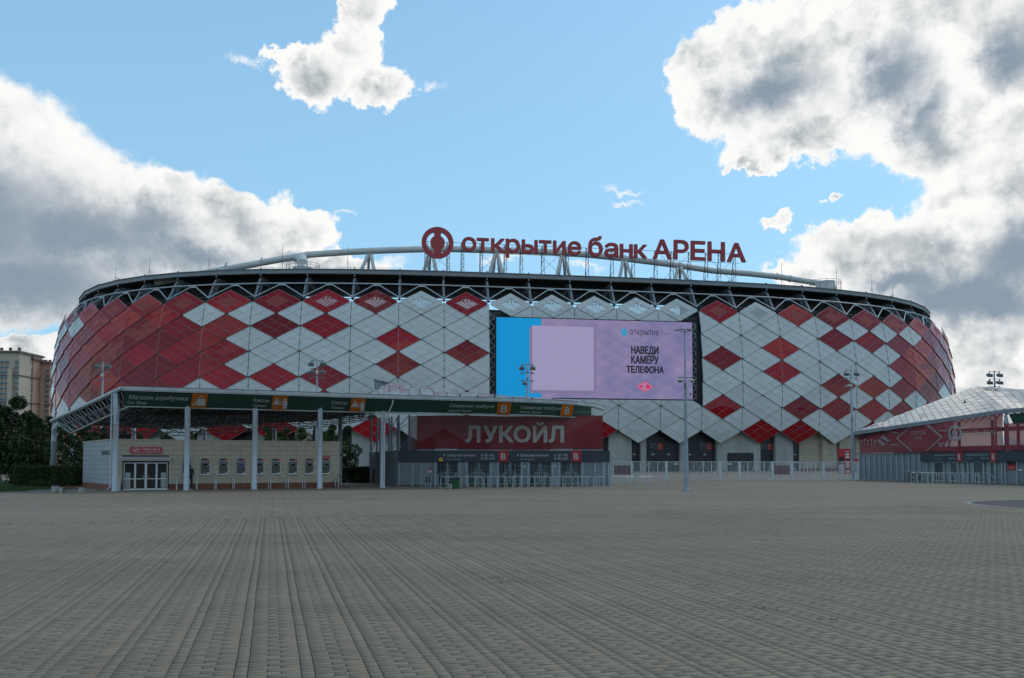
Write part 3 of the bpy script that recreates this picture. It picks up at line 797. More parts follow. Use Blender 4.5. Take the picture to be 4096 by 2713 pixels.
# frames behind the skin that show as the dark grid at the top
for k in range(K0, K1):
    s = sB[k]
    c0, c1 = curve(s, 0, 0), curve(s, 1, 0); n3 = (c1-c0); t3 = Vector((-n3.y, n3.x, 0))
    mb = MB()
    outer = [(-6.5, 40.9), (-3.2, 41.0), (-1.0, 40.95), (0.1, 40.45), (0.85, 39.5), (1.7, 37.9), (3.1, 35.75)]
    inner = [(-6.5, 39.5), (-3.2, 39.6), (-1.6, 39.5), (-0.8, 39.1), (-.1, 38.2), (.9, 36.9), (2.5, 35.45)]
    t = 0.13
    for i in range(len(outer)-1):
        q = [outer[i], outer[i+1], inner[i+1], inner[i]]
        a = [c0+n3*o+Vector((0, 0, z))-t3*t for o, z in q]; b = [c0+n3*o+Vector((0, 0, z))+t3*t for o, z in q]
        mb.hexa(a, b, 'roof_beam')
    for i in range(len(outer)-1):       # flange along the outer edge
        for e in (outer, inner):
            mb.bar(c0+n3*e[i][0]+Vector((0, 0, e[i][1])), c0+n3*e[i+1][0]+Vector((0, 0, e[i+1][1])), 0.42, 0.07, 'roof_beam')
    for (o, z) in ((-4.6, 40.25), (-2.6, 40.3), (-0.7, 40.0), (0.25, 39.25), (.95, 38.05), (1.65, 36.95), (2.45, 36.0)):
        for sg in (-1, 1):
            p = c0+n3*o+Vector((0, 0, z))+t3*(t+0.006)*sg
            mb.tube(p, p+t3*0.01*sg, 0.24, 'soffit', 8)
    mb.build('roof_rib', stadium)
    mb = MB(); mb.bar(c0+Vector((0, 0, 40.9)), c0+Vector((0, 0, 41.5)), 0.22, 0.35, 'roof_beam')
    mb.bar(c0+n3*-0.1+Vector((0, 0, 41.4)), c0+n3*-0.1+Vector((0, 0, 42.75)), 0.3, 0.42, 'roof_beam'); mb.build('rim_post', stadium)
for k in range(K0, K1-1):
    a, b = sB[k], sB[k+1]; m_ = (a+b)/2
    pa, pb = curve(a, 1.25, 39.15), curve(b, 1.25, 39.15)
    mb = MB(); mb.tube(pa, pb, 0.15, 'steel', 8); mb.build('ring_tube', stadium)
    q = (pa+pb)/2
    la, lb = curve(a, 3.0, 36.0), curve(b, 3.0, 36.0)
    dd = (pb-pa).normalized()
    mb = MB()
    mb.tube(la, q-dd*0.65-Vector((0, 0, 0.35)), 0.13, 'steel', 8); mb.tube(lb, q+dd*0.65-Vector((0, 0, 0.35)), 0.13, 'steel', 8)
    mb.bar(q-dd*0.75-Vector((0, 0, 0.28)), q+dd*0.75-Vector((0, 0, 0.28)), 0.2, 0.3, 'steel')
    mb.build('roof_brace', stadium)
    mb = MB(); mb.tube(la, lb, 0.06, 'dark_steel', 6); mb.build('skin_rail', stadium)
# lower storey: piers, walls and doors under the skin
def px_s(px, off, z): return s_of_px([px], off, z)[0][0]
_q = np.array([proj_px(to_world(*curve(s, 3.0, 3.0)))[0] for s in ss]); _i0, _i1 = int(np.argmin(_q)), int(np.argmax(_q))
def base_s(px): return float(np.interp(px, _q[_i0:_i1], ss[_i0:_i1]))
segs = [(300, 560, 'd'), (560, 640, 'c'), (640, 790, 'd'), (790, 900, 'c'), (900, 1010, 'd'), (1010, 1090, 'c'), (1090, 1180, 'd'), (1180, 1270, 'w'), (1270, 1407, 'd'), (1407, 1480, 'c'), (1480, 1600, 'c'),
        (1600, 1740, 'd'), (1740, 1830, 'c'), (1830, 1960, 'd'), (1960, 2050, 'c'), (2050, 2200, 'd'), (2200, 2290, 'c'), (2290, 2434, 'd'),
        (2434, 2526, 'c'), (2526, 2563, 'd'), (2563, 2584, 'c'), (2584, 2720, 'd'), (2720, 2752, 'c'), (2752, 2867, 'd'), (2867, 3040, 'c'), (3040, 3100, 'd'), (3100, 3171, 'c'), (3171, 3203, 'd'),
        (3203, 3286, 'ws'), (3286, 3308, 'w'), (3308, 3345, 'w2'), (3345, 3355, 'ws'), (3355, 3379, 'w'), (3379, 3420, 'w2'), (3420, 3700, 'w'), (3700, 3770, 'd')]
for (a, b, kd) in segs:
    s0, s1 = base_s(a), base_s(b)
    dep = {'c': 3.2, 'd': 2.2, 'w': 3.4, 'w2': 3.1, 'ws': 2.5}[kd]
    m = {'c': 'concrete', 'd': 'black_door', 'w': 'warm_stone', 'w2': 'warm_stone', 'ws': 'warm_stone'}[kd]
    mb = MB()
    mb.hexa([curve(s0, -0.7, -0.05), curve(s0, dep, -0.05), curve(s1, dep, -0.05), curve(s1, -0.7, -0.05)],
            [curve(s0, -0.7, 11.5), curve(s0, dep, 11.5), curve(s1, dep, 11.5), curve(s1, -0.7, 11.5)], m)
    if m == 'warm_stone':
        for z in np.arange(0.7, 9.5, 0.55):
            mb.hexa([curve(s0, dep-.01, z), curve(s0, dep+0.012, z), curve(s1, dep+0.012, z), curve(s1, dep-.01, z)], [curve(s0, dep-.01, z+.05), curve(s0, dep+0.012, z+.05), curve(s1, dep+0.012, z+.05), curve(s1, dep-.01, z+.05)], 'tile_joint')
        mb.hexa([curve(s0, dep, 0), curve(s0, dep+0.03, 0), curve(s1, dep+0.03, 0), curve(s1, dep, 0)], [curve(s0, dep, .6), curve(s0, dep+0.03, .6), curve(s1, dep+0.03, .6), curve(s1, dep, .6)], 'plinth')
    if kd == 'd' and b-a > 50:
        n = max(2, int((s1-s0)/1.3))
        for i in range(1, n):
            s = s0+(s1-s0)*i/n
            mb.hexa([curve(s-.03, dep, 0), curve(s-.03, dep+0.03, 0), curve(s+.03, dep+0.03, 0), curve(s+.03, dep, 0)], [curve(s-.03, dep, 9), curve(s-.03, dep+0.03, 9), curve(s+.03, dep+0.03, 9), curve(s+.03, dep, 9)], 'band_dark')
    mb.build({'c': 'concrete_pier', 'd': 'door_wall', 'w': 'stone_pier', 'w2': 'stone_wall', 'ws': 'stone_wall'}[kd], stadium)
# service door in the concrete bay
s0, s1 = base_s(2908), base_s(3012); mb = MB()
mb.hexa([curve(s0, 3.2, 0), curve(s0, 3.26, 0), curve(s1, 3.26, 0), curve(s1, 3.2, 0)], [curve(s0, 3.2, 4.0), curve(s0, 3.26, 4.0), curve(s1, 3.26, 4.0), curve(s1, 3.2, 4.0)], 'black_door'); mb.build('service_door', stadium)

def wall_board(name, label, px0, px1, z0, z1, dep, group=None, red=True, cat='sign'):
    s0, s1 = base_s(px0), base_s(px1); a, b = curve(s0, dep, 0), curve(s1, dep, 0)
    wa, wb = to_world(a.x, a.y, 0), to_world(b.x, b.y, 0)
    L = (wb-wa).length; rz = math.atan2((wb-wa).y, (wb-wa).x)
    t = thing(name, label, cat, (wa.x, wa.y, z0), rz, group)
    h = z1-z0; mb = MB(); mb.box(0, L, -0.05, 0.0, 0, h, 'band_dark'); mb.build('board', t)
    if red:
        mb = MB(); mb.box(L*.64, L, -0.056, -0.05, 0, h, 'square_red'); mb.build('red_field', t)
        mb = MB(); text(mb, 'B', (L*.7, -0.062, h*.52), (1, 0, 0), (0, 0, 1), 'letter_grey', L*.1, h*.32, .02)
        text(mb, '101–103', (L*.69, -0.062, h*.18), (1, 0, 0), (0, 0, 1), 'letter_grey', L*.24, h*.12)
        text(mb, 'Северная трибуна', (L*.05, -0.056, h*.78), (1, 0, 0), (0, 0, 1), 'letter_grey', L*.5, h*.09)
        text(mb, 'North Stand', (L*.05, -0.056, h*.63), (1, 0, 0), (0, 0, 1), 'letter_grey', L*.28, h*.07)
        text(mb, 'Вход', (L*.05, -0.056, h*.25), (1, 0, 0), (0, 0, 1), 'letter_grey', L*.14, h*.08)
        mb.build('lettering', t)
    return t
wall_board('entrance_sign', 'dark and red B sign on the first wide black door bay from the left', 2602, 2656, 4.7, 6.1, 2.30, 'entrance signs under the cladding')
wall_board('entrance_sign', 'dark and red B sign on the black doors just right of the lamp post', 2800, 2852, 4.7, 6.1, 2.30, 'entrance signs under the cladding')
wall_board('entrance_sign', 'dark and red B sign on the narrow black door between concrete piers', 3045, 3097, 4.7, 6.1, 2.30, 'entrance signs under the cladding')
def small_logo(px, z, dep=2.24):
    s = base_s(px); a = curve(s, dep+.03, z); w = to_world(a.x, a.y, z)
    mb = MB(); mb.poly([w+Vector((-.45, 0, 0)), w+Vector((0, 0, -.28)), w+Vector((.45, 0, 0)), w+Vector((0, 0, .28))], 'letter_grey'); return mb
for i, px in enumerate((2541, 2617, 2679, 2764, 2825, 3188)):
    s = base_s(px); a = curve(s, 2.27, 3.65); mb = MB()
    mb.raw([a+Vector((-.42, 0, 0)), a+Vector((0, 0, -.26)), a+Vector((.42, 0, 0)), a+Vector((0, 0, .26)), a+Vector((-.2, -.004, -.05)), a+Vector((-.05, -.004, -.14)), a+Vector((.22, -.004, .05)), a+Vector((.05, -.004, .13))], [(0, 1, 2, 3)], 'letter_grey')
    mb.raw([a+Vector((-.25, -.006, 0)), a+Vector((0, -.006, -.16)), a+Vector((.04, -.006, -.06)), a+Vector((-.12, -.006, .04))], [(0, 1, 2, 3)], 'black_door')
    mb.build('door_emblem', stadium)

# roof truss pipe over the stand
ARCH = [(620, 1132), (760, 1104), (860, 1085), (1000, 1060), (1120, 1038), (1240, 1019), (1400, 1008), (1560, 1001), (1740, 996), (1900, 998), (2048, 1003), (2200, 1009), (2350, 1019), (2500, 1035), (2700, 1060), (2850, 1083), (3000, 1095), (3120, 1108), (3240, 1127), (3330, 1142)]
def arch_pt(px, py):
    Y = 182+0.1495*gx(px, 182)*0.9; return at(px, py, Y)
arch = thing('roof_truss', 'long pale tubular arch truss rising above the stadium roof', 'roof truss', (0, 0, 0), 0)
pts = [arch_pt(*q) for q in ARCH]
mb = MB(); mb.path(pts, 0.74, 'pipe', 14); mb.build('main_pipe', arch, smooth=True)
for px, py in ((905, 1062), (1047, 1045), (1228, 1021), (1479, 1006), (2048, 1003), (2497, 1035), (2716, 1062), (3108, 1106), (3160, 1115)):
    p = arch_pt(px, py); q = arch_pt(px+8, py+1); d = (q-p).normalized(); mb = MB(); mb.tube(p-d*.15, p+d*.15, 0.88, 'pipe', 16); mb.build('flange', arch)
for (px, py) in ((1479, 1020), (1725, 1014), (1985, 1016), (2250, 1028), (2497, 1045), (2716, 1068)):
    p = arch_pt(px, py); base_z = 43.2; mb = MB()
    for dx in (-2.0, 2.0):
        mb.tube(p+Vector((dx*0.12, 0, 0.2)), Vector((p.x+dx, p.y-3.5, base_z)), 0.42, 'pipe', 10)
        mb.tube(p+Vector((dx*0.12, 0, 0.2)), Vector((p.x+dx*.6, p.y+5, base_z)), 0.34, 'pipe', 10)
    mb.build('strut_pair', arch)
# second pipe drops to a bearing drum at each end of the front
for (px, py, ex) in ((1240, 1036, 0), (3262, 1132, 1)):
    p = arch_pt(px, py); c = (p.x, p.y-6); mb = MB()
    mb.lathe([(2.5, 42.7), (2.5, 43.7), (2.2, 43.8), (2.2, 44.3 if not ex else 44.9), (0.2, 44.4 if not ex else 45.0)], 'pipe', 24, c)
    if not ex: mb.path([(c[0], c[1], 44.2), (c[0]-.2, c[1]+.3, 45.6), (c[0]-.7, c[1]+1.6, 46.9), (p.x-1.6, p.y-2, p.z-.3), (p.x-3.2, p.y, p.z-.1)], [1.25, 1.2, 1.1, 0.95, 0.7], 'pipe', 14)
    for k in range(14):
        a = 2*math.pi*k/14; mb.tube((c[0]+3.6*math.cos(a), c[1]+3.0*math.sin(a), 42.6), (c[0]+3.6*math.cos(a), c[1]+3.0*math.sin(a), 45.1), 0.05, 'roof_beam', 4)
    for z in (44.6, 45.1):
        for k in range(14):
            a, b = 2*math.pi*k/14, 2*math.pi*(k+1)/14; mb.tube((c[0]+3.6*math.cos(a), c[1]+3.0*math.sin(a), z), (c[0]+3.6*math.cos(b), c[1]+3.0*math.sin(b), z), 0.045, 'roof_beam', 4)
    mb.build('bearing_drum', arch)
# low handrail along the roof edge
mb = MB(); prev = None
for px in range(900, 1580, 34):
    s = float(np.interp(px, _q[_i0:_i1], ss[_i0:_i1])); a = curve(s, -3.5, 42.4); b = curve(s, -3.5, 43.7); mb.tube(a, b, 0.04, 'roof_beam', 4)
    if prev is not None: mb.tube(prev, b, 0.04, 'roof_beam', 4)
    prev = b
mb.build('handrail', stadium)
# lightning rods
for i, (px, pt, pb, lb) in enumerate(((463, 1068, 1120, 'farthest left'), (598, 1033, 1098, 'above the left shoulder of the roof'), (836, 998, 1072, 'left of the long roof pipe'), (1130, 980, 1062, 'beside the pipe elbow'), (1391, 982, 1062, 'right of the pipe elbow'),
        (3127, 1048, 1120, 'at the right end of the roof pipe'), (3347, 1068, 1140, 'beside the right bearing drum'), (3488, 1097, 1158, 'on the right shoulder of the roof'), (3571, 1140, 1175, 'farthest right'))):
    s = px_s(px, -1.0, 42.5); a = curve(s, -1.0, 42.3); w = to_world(a.x, a.y, 42.3)
    zt = zat(pt, w.y)
    mb = MB(); mb.tube((w.x, w.y, 42.2), (w.x, w.y, zt), 0.07, 'roof_beam', 5, 0.03); mb.tube((w.x, w.y, 42.3+(zt-42.3)*.4), (w.x-.9, w.y, 42.3), 0.025, 'roof_beam', 4); mb.tube((w.x, w.y, 42.3+(zt-42.3)*.4), (w.x+.9, w.y+.5, 42.3), 0.025, 'roof_beam', 4)
    tag(mb.build('lightning_rod'), 'thin lightning rod on the roof edge, '+lb, 'lightning rod', 'lightning rods on the roof edge')

# ------------------------------------------------------------------ rooftop sign
P0 = Vector((gx(1750, 166.5, 46), 166.5, 46.75)); DIR = Vector((cR, sR, 0))
def sign_u(px, z):
    a = (px-CX)/F
    # solve for distance along the sign line
    lo, hi = -20, 120
    for _ in range(40):
        m_ = (lo+hi)/2; p = P0+DIR*m_; q = proj_px((p.x, p.y, z))[0]
        if q < px: lo = m_
        else: hi = m_
    return lo
sgn = thing('rooftop_sign', 'big red lettering and ring emblem standing on lattice posts on the stadium roof', 'rooftop sign', P0[:], ROT)
Z_ = lambda px, py: zat(py, (P0+DIR*sign_u(px, 46.7)).y)-P0.z
LET = [('о', 1846, 1905, 950, 1008), ('т', 1906, 1955, 954, 1009), ('к', 1963, 2018, 956, 1013), ('р', 2022, 2079, 957, 1033), ('ы', 2086, 2150, 961, 1016), ('т', 2155, 2205, 963, 1018), ('и', 2211, 2262, 965, 1021), ('е', 2270, 2324, 967, 1024),
       ('б', 2352, 2410, 946, 1029), ('а', 2416, 2472, 973, 1031), ('н', 2478, 2530, 978, 1033), ('к', 2535, 2586, 980, 1035), ('А', 2610, 2685, 960, 1038), ('Р', 2694, 2753, 962, 1040), ('Е', 2762, 2820, 966, 1043), ('Н', 2830, 2898, 969, 1047), ('А', 2907, 2981, 974, 1050)]
for (ch, a, b, yt, yb) in LET:
    ua, ub = sign_u(a, 47), sign_u(b, 47); zt, zb = Z_((a+b)/2, yt), Z_((a+b)/2, yb)
    mb = MB()
    cap = 'АРЕНА'
    # body depth 0.5 m behind the face
    mb2 = MB(); bold_text(mb2, ch, (ua, -0.45, zb), (1, 0, 0), (0, 0, 1), 'sign_red', ub-ua, zt-zb, 0.13, 0.5)
    mb2.build('letter', sgn)
ec = (sign_u(1750, 48), -0.45, Z_(1750, 973)); Re = 3.42
mb = MB()
for k in range(40):
    a, b = 2*math.pi*k/40, 2*math.pi*(k+1)/40
    q = [(math.cos(t)*r_, math.sin(t)*r_) for t, r_ in ((a, Re), (b, Re), (b, Re*.70), (a, Re*.70))]
    mb.hexa([(ec[0]+x, -.45, ec[2]+z) for x, z in q], [(ec[0]+x, .05, ec[2]+z) for x, z in q], 'sign_red')
q = [(math.cos(2*math.pi*k/28)*Re*.46, math.sin(2*math.pi*k/28)*Re*.46) for k in range(28)]
mb.hexa([(ec[0]+x, -.448, ec[2]+z) for x, z in q], [(ec[0]+x, .048, ec[2]+z) for x, z in q], 'sign_red')
for sg in (1, -1):
    q = [(-.26*Re, sg*.70*Re), (.26*Re, sg*.70*Re), (.17*Re, sg*.36*Re), (-.17*Re, sg*.36*Re)]
    mb.hexa([(ec[0]+x, -.446, ec[2]+z) for x, z in q], [(ec[0]+x, .046, ec[2]+z) for x, z in q], 'sign_red')
mb.build('ring_emblem', sgn)
for px in (1705, 1792, 1850, 1925, 2022, 2086, 2172, 2270, 2350, 2450, 2535, 2625, 2690, 2760, 2828, 2880, 2940):
    u = sign_u(px, 45); z0 = 42.5-P0.z; mb = MB(); zt = 2.6; y = .35
    for (dx, dy) in ((-.35, 0), (.35, 0), (0.0, 2.2)):
        mb.tube((u+dx, y+dy, z0), (u+dx*.8, y+(dy*.1), zt), 0.06, 'dark_steel', 5)
    n = 7
    for i in range(n):
        za, zb = z0+(zt-z0)*i/n, z0+(zt-z0)*(i+1)/n; sg = 1 if i % 2 else -1
        mb.tube((u-.35*sg, y, za), (u+.35*sg, y, zb), 0.04, 'dark_steel', 4)
        mb.tube((u, y+2.2*(1-.9*i/n), za), (u+.35*sg, y, zb), 0.035, 'dark_steel', 4)
    mb.build('lattice_post', sgn)
mb = MB(); ue = sign_u(2960, 47); us = sign_u(1700, 47)
for z in (0.5, 2.55): mb.tube((us, .3, z), (ue, .3, z), 0.05, 'dark_steel', 4)
for px in (1760, 1960, 2200, 2700, 2890):
    u = sign_u(px, 45); mb.tube((u-3, .4, 42.5-P0.z), (u+3, .4, 1.5), .04, 'dark_steel', 4); mb.tube((u+3, .4, 42.5-P0.z), (u-3, .4, 1.5), .04, 'dark_steel', 4)
mb.tube((us-2, 0.9, 42.55-P0.z), (ue+2, 0.9, 42.55-P0.z), .16, 'roof_beam', 4)
mb.build('guy_frame', sgn)

# ------------------------------------------------------------------ media screen
sc_l, sc_r, sc_v = 20.6, 62.9, 159.6
w0 = to_world(sc_l, sc_v, 0)
scr = thing('media_screen', 'huge lit screen with a cyan band and lavender advert set in the cladding', 'screen', (w0.x, w0.y, 15.35), ROT)
SW, SH = sc_r-sc_l, 16.55
mb = MB(); mb.box(-.25, SW+.2, 0.02, 0.9, -.22, SH+.18, 'black'); mb.build('casing', scr)
def sx(px, py=1430):   # screen x for a photo pixel
    lo, hi = -2, 50
    for _ in range(40):
        m_ = (lo+hi)/2; p = to_world(sc_l+m_, sc_v, zat(py, 160)); q = proj_px(p)[0]
        if q < px: lo = m_
        else: hi = m_
    return lo
def sz(px, py):
    p = to_world(sc_l+sx(px, py), sc_v, 0); return zat(py, p.y)-15.35
mb = MB(); xc = sx(2166)
mb.poly([(xc, 0, 0), (SW, 0, 0), (SW, 0, SH), (xc, 0, SH)], 'screen_lavender'); mb.build('display', scr)
mb = MB(); mb.poly([(0, 0, 0), (xc, 0, 0), (xc, 0, SH), (0, 0, SH)], 'cyan'); mb.build('cyan_band', scr)
def scr_quad(mb, px0, py0, px1, py1, m, d):
    x0, x1 = sx(px0), sx(px1); z0, z1 = sz((px0+px1)/2, py1), sz((px0+px1)/2, py0)
    mb.poly([(x0, -d, z0), (x1, -d, z0), (x1, -d, z1), (x0, -d, z1)], m)
mb = MB(); scr_quad(mb, 2118, 1312, 2384, 1574, 'screen_shade', 0.012); scr_quad(mb, 2129, 1306, 2375, 1562, 'screen_card', 0.024); mb.build('blank_card', scr)
def scr_bold(mb, body, px0, px1, pt, pb, m, r):
    x0, x1 = sx(px0), sx(px1); pm = (px0+px1)/2; z0, z1 = sz(pm, pb), sz(pm, pt); bold_text(mb, body, (x0, -.045, z0), (1, 0, 0), (0, 0, 1), m, x1-x0, z1-z0, r, 0.01)
def scr_text(mb, body, px0, px1, pt, pb, m, bold=0.0, ref=None, d=0.03):
    x0, x1 = sx(px0), sx(px1); pm = (px0+px1)/2; z0, z1 = sz(pm, pb), sz(pm, pt)
    text(mb, body, (x0, -d, z0), (1, 0, 0), (0, 0, 1), m, x1-x0, z1-z0, bold)
mb = MB()
scr_bold(mb, 'НАВЕДИ', 2524, 2635, 1385, 1423, 'screen_ink', .085); scr_bold(mb, 'КАМЕРУ', 2524, 2635, 1423, 1456, 'screen_ink', .085); scr_bold(mb, 'ТЕЛЕФОНА', 2505, 2655, 1463, 1495, 'screen_ink', .085)
scr_text(mb, 'открытие', 2520, 2637, 1321, 1348, 'screen_ink', .01); scr_text(mb, 'Банк', 2656, 2677, 1331, 1340, 'screen_grey')
scr_quad(mb, 2645, 1318, 2647, 1350, 'screen_grey', .03)
mb.build('advert_lettering', scr, kind='stuff')
mb = MB(); c = (sx(2497), -.03, sz(2497, 1330)); disc(mb, c, (1, 0, 0), (0, 0, 1), .80, 'screen_logo', 24, r_in=.52); disc(mb, (c[0], -.031, c[2]), (1, 0, 0), (0, 0, 1), .36, 'screen_logo', 16)
for sg in (1, -1): mb.poly([(c[0]-.13, -.032, c[2]+sg*.2), (c[0]+.13, -.032, c[2]+sg*.2), (c[0]+.2, -.032, c[2]+sg*.6), (c[0]-.2, -.032, c[2]+sg*.6)], 'screen_logo')
mb.build('ring_logo', scr)
mb = MB(); c = Vector((sx(2579), -.03, sz(2579, 1547)))
def dia(mb, c, a, b, m, d): mb.poly([c+Vector((-a, -d, 0)), c+Vector((0, -d, -b)), c+Vector((a, -d, 0)), c+Vector((0, -d, b))], m)
dia(mb, c, 1.98, 1.18, 'screen_red', 0); dia(mb, c, 1.75, 1.03, 'screen_card', .003); dia(mb, c, 1.45, .85, 'screen_red', .006)
disc(mb, c+Vector((0, -.009, .02)), (1, 0, 0), (0, 0, 1), .62, 'screen_card', 18, r_in=.42, a0=40, a1=310)
disc(mb, c+Vector((0, -.01, 0)), (1, 0, 0), (0, 0, 1), .26, 'screen_card', 12)
for k in range(4): disc(mb, (sx(2570+k*7), -.03, sz(2580, 1517)), (1, 0, 0), (0, 0, 1), .07, 'screen_grey', 6)
mb.build('club_emblem', scr)
# scaffold around the screen, seen in the gaps
mb = MB()
mb.box(-1.5, SW+1.5, 3.2, 3.4, -.3, SH+1.4, 'soffit')
def ladder(x0, x1, z0, z1, y, n):
    for x in (x0, x1): mb.tube((x, y, z0), (x, y, z1), .09, 'dark_steel', 5)
    for i in range(n):
        a, b = z0+(z1-z0)*i/n, z0+(z1-z0)*(i+1)/n; h = (a+b)/2
        mb.tube((x0, y, a), (x1, y, h), .055, 'steel', 4); mb.tube((x1, y, h), (x0, y, b), .055, 'steel', 4)
ladder(-1.35, -.25, -.2, SH+1.0, .5, 9); ladder(-1.3, -.6, -.2, SH+1.0, 1.6, 9)
ladder(SW+.25, SW+1.05, -.2, SH, .5, 9); ladder(SW+.7, SW+1.35, -.2, SH+.5, 1.6, 9)
n = 30
for i in range(n):
    a, b = SW*i/n, SW*(i+1)/n; mb.tube((a, 1.2, SH+.15), ((a+b)/2, 1.2, SH+1.1), .05, 'dark_steel', 4); mb.tube(((a+b)/2, 1.2, SH+1.1), (b, 1.2, SH+.15), .05, 'dark_steel', 4)
for z in (SH+.2, SH+1.1): mb.tube((-1.3, 1.2, z), (SW+1.3, 1.2, z), .08, 'dark_steel', 5)
for px in (2465, 2634): x = sx(px, 1610); mb.box(x-.12, x+.12, .3, .9, -1.3, -.2, 'dark_steel')
mb.build('scaffold', scr)
#PART3
# ------------------------------------------------------------------ front canopy and its banner
def poly_at(tab, px):
    """depth at a pixel column from a table of (px, Y)"""
    return float(np.interp(px, [a for a, b in tab], [b for a, b in tab]))
TF = [(489, 51.0), (1024, 54.0), (1530, 57.5), (2048, 60.7), (2200, 62.3), (2300, 63.9), (2370, 66.3), (2415, 70.6)]
GB = [(489, 51.9), (515, 52.0), (1024, 55.0), (1513, 58.4), (2048, 61.6), (2200, 63.0), (2300, 64.6), (2385, 67.2), (2415, 70.0)]
def tf(px, z=6.85): Y = poly_at(TF, px); return Vector((gx(px, Y, z), Y, z))
def gb(px, z=5.62): Y = poly_at(GB, px); return Vector((gx(px, Y, z), Y, z))
canopy = thing('entrance_canopy', 'long low white-edged canopy on round columns before the stadium', 'canopy')
fpx = [489, 650, 800, 1024, 1200, 1350, 1530, 1700, 1870, 2048, 2130, 2200, 2255, 2300, 2340, 2370, 2395, 2415]
for a, b in zip(fpx[:-1], fpx[1:]):
    p, q = tf(a), tf(b); d = (q-p).normalized(); mb = MB()
    mb.bar(p+d*.006-Vector((0, 0, .10)), q-d*.006-Vector((0, 0, .10)), 0.34, 0.20, 'canopy_white')
    mb.bar(p+d*.006-Vector((0, 0, .235)), q-d*.006-Vector((0, 0, .235)), 0.26, 0.07, 'canopy_white')
    mb.bar(p+Vector((0, .08, .03)), q+Vector((0, .08, .03)), 0.4, 0.05, 'dark_steel'); mb.build('fascia_beam', canopy)
TIP = at(205, 1685, 64); LOW = at(284, 1733, 63)
mb = MB(); f0 = tf(489, 6.75); mb.path([f0, f0.lerp(TIP, .5)+Vector((0, 0, -.02)), TIP], .15, 'canopy_white', 8)
g0 = gb(515)
mb.path([g0, g0.lerp(LOW, .5), LOW], .08, 'canopy_white', 6)
for i in range(11):
    t = i/10; a = f0.lerp(TIP, .02+t*.93); b = g0.lerp(LOW, min(1, t+.04)); c = f0.lerp(TIP, min(1, .02+(t+.075)*.93))
    mb.tube(a, b, .045, 'canopy_white', 5)
    if i < 10: mb.tube(b, c, .045, 'canopy_white', 5)
mb.tube(LOW, TIP, .06, 'canopy_white', 6)
mb.build('edge_truss', canopy)
mb = MB()
bpx = [515]+fpx[1:-2]+[2385]
for a, b in zip(bpx[:-1], bpx[1:]): mb.tube(gb(a), gb(b), .05, 'canopy_white', 6)
mb.build('lower_chord', canopy)
# back edge and roof planes
KB = [at(205, 1685, 64), at(650, 1712, 67), at(1000, 1694, 70), at(1270, 1680, 72), at(1500, 1645, 74)]
FRT = [tf(489, 6.7), tf(760, 6.7), tf(1024, 6.7), tf(1270, 6.7), tf(1500, 6.7)]
RDG = [tf(1488, 6.95), at(1556, 1536, 74), at(1680, 1550, 75.5), at(1840, 1570, 76), at(2048, 1588, 76), at(2300, 1604, 75), at(2412, 1630, 71.5)]
FR2 = [tf(1486, 6.8), tf(1560, 6.8), tf(1680, 6.8), tf(1840, 6.8), tf(2048, 6.8), tf(2280, 6.8), tf(2410, 6.8)]
def pl(P, t):
    t = max(0, min(.9999, t))*(len(P)-1); i = int(t); return P[i].lerp(P[i+1], t-i)
add('canopy_glass', (0.34, 0.36, 0.35), rough=0.25, var=0.25, vscale=0.6)
add('canopy_tint', (0.30, 0.17, 0.17), rough=0.25, var=0.25, vscale=0.6)
def lattice(name, A, Bk, nu, nv, r, dz, m, v0=0.0, both=True, parent=None):
    mb = MB(); G = lambda i, j: pl(A, i/nu).lerp(pl(Bk, i/nu), v0+(1-v0)*j/nv)+Vector((0, 0, dz))
    rg = random.Random(nu)
    def b(p, q): mb.tube(p, q, r, m, 4, caps=False)
    for i in range(nu+1):
        for j in range(nv+1):
            if i < nu: b(G(i, j), G(i+1, j))
            if j < nv: b(G(i, j), G(i, j+1))
            if both and i < nu and j < nv: b(G(i, j), G(i+1, j+1)); b(G(i+1, j), G(i, j+1)) if rg.random() < .35 else None
    return mb.build(name, parent or canopy, kind='stuff')
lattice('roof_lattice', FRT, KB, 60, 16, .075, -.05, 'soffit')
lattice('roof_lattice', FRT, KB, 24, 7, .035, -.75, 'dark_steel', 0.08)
def sheet(name, A, Bk, nu, nv, v0, v1, m, dz=0.12, gap=.03, m2=None):
    for_ = []
    mb = MB()
    for i in range(nu):
        for j in range(nv):
            c = []
            for (a, b_) in ((i+gap, j+gap), (i+1-gap, j+gap), (i+1-gap, j+1-gap), (i+gap, j+1-gap)):
                c.append(pl(A, a/nu).lerp(pl(Bk, a/nu), v0+(v1-v0)*b_/nv)+Vector((0, 0, dz)))
            mm = m if not m2 or random.random() < .55 else m2
            mb.hexa([p-Vector((0, 0, .05)) for p in c], c, mm)
    return mb.build(name, canopy, kind='stuff')
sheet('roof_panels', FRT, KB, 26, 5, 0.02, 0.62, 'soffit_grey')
lattice('gate_lattice', FR2, RDG, 30, 9, .03, -.14, 'dark_steel', both=False)
# triangular glazed facets over the gate, each a part
nu, nv = 18, 4
for i in range(nu):
    for j in range(nv):
        for k in (0, 1):
            g = .04
            tri = [(i+g, j+g), (i+1-g*2, j+g), (i+g, j+1-g*2)] if k == 0 else [(i+1-g, j+1-g), (i+g*2, j+1-g), (i+1-g, j+g*2)]
            c = [pl(FR2, a/nu).lerp(pl(RDG, a/nu), b_/nv)+Vector((0, 0, .10)) for a, b_ in tri]
            ctr = (c[0]+c[1]+c[2])/3; mb = MB()
            c = [p-ctr for p in c]
            dz = random.uniform(-.04, .04)
            c[0] = c[0]+Vector((0, 0, dz))
            mb.hexa([p-Vector((0, 0, .04)) for p in c], c, 'canopy_glass' if random.random() < .55 else 'canopy_tint')
            mb.build('glass_facet', canopy, tuple(ctr))
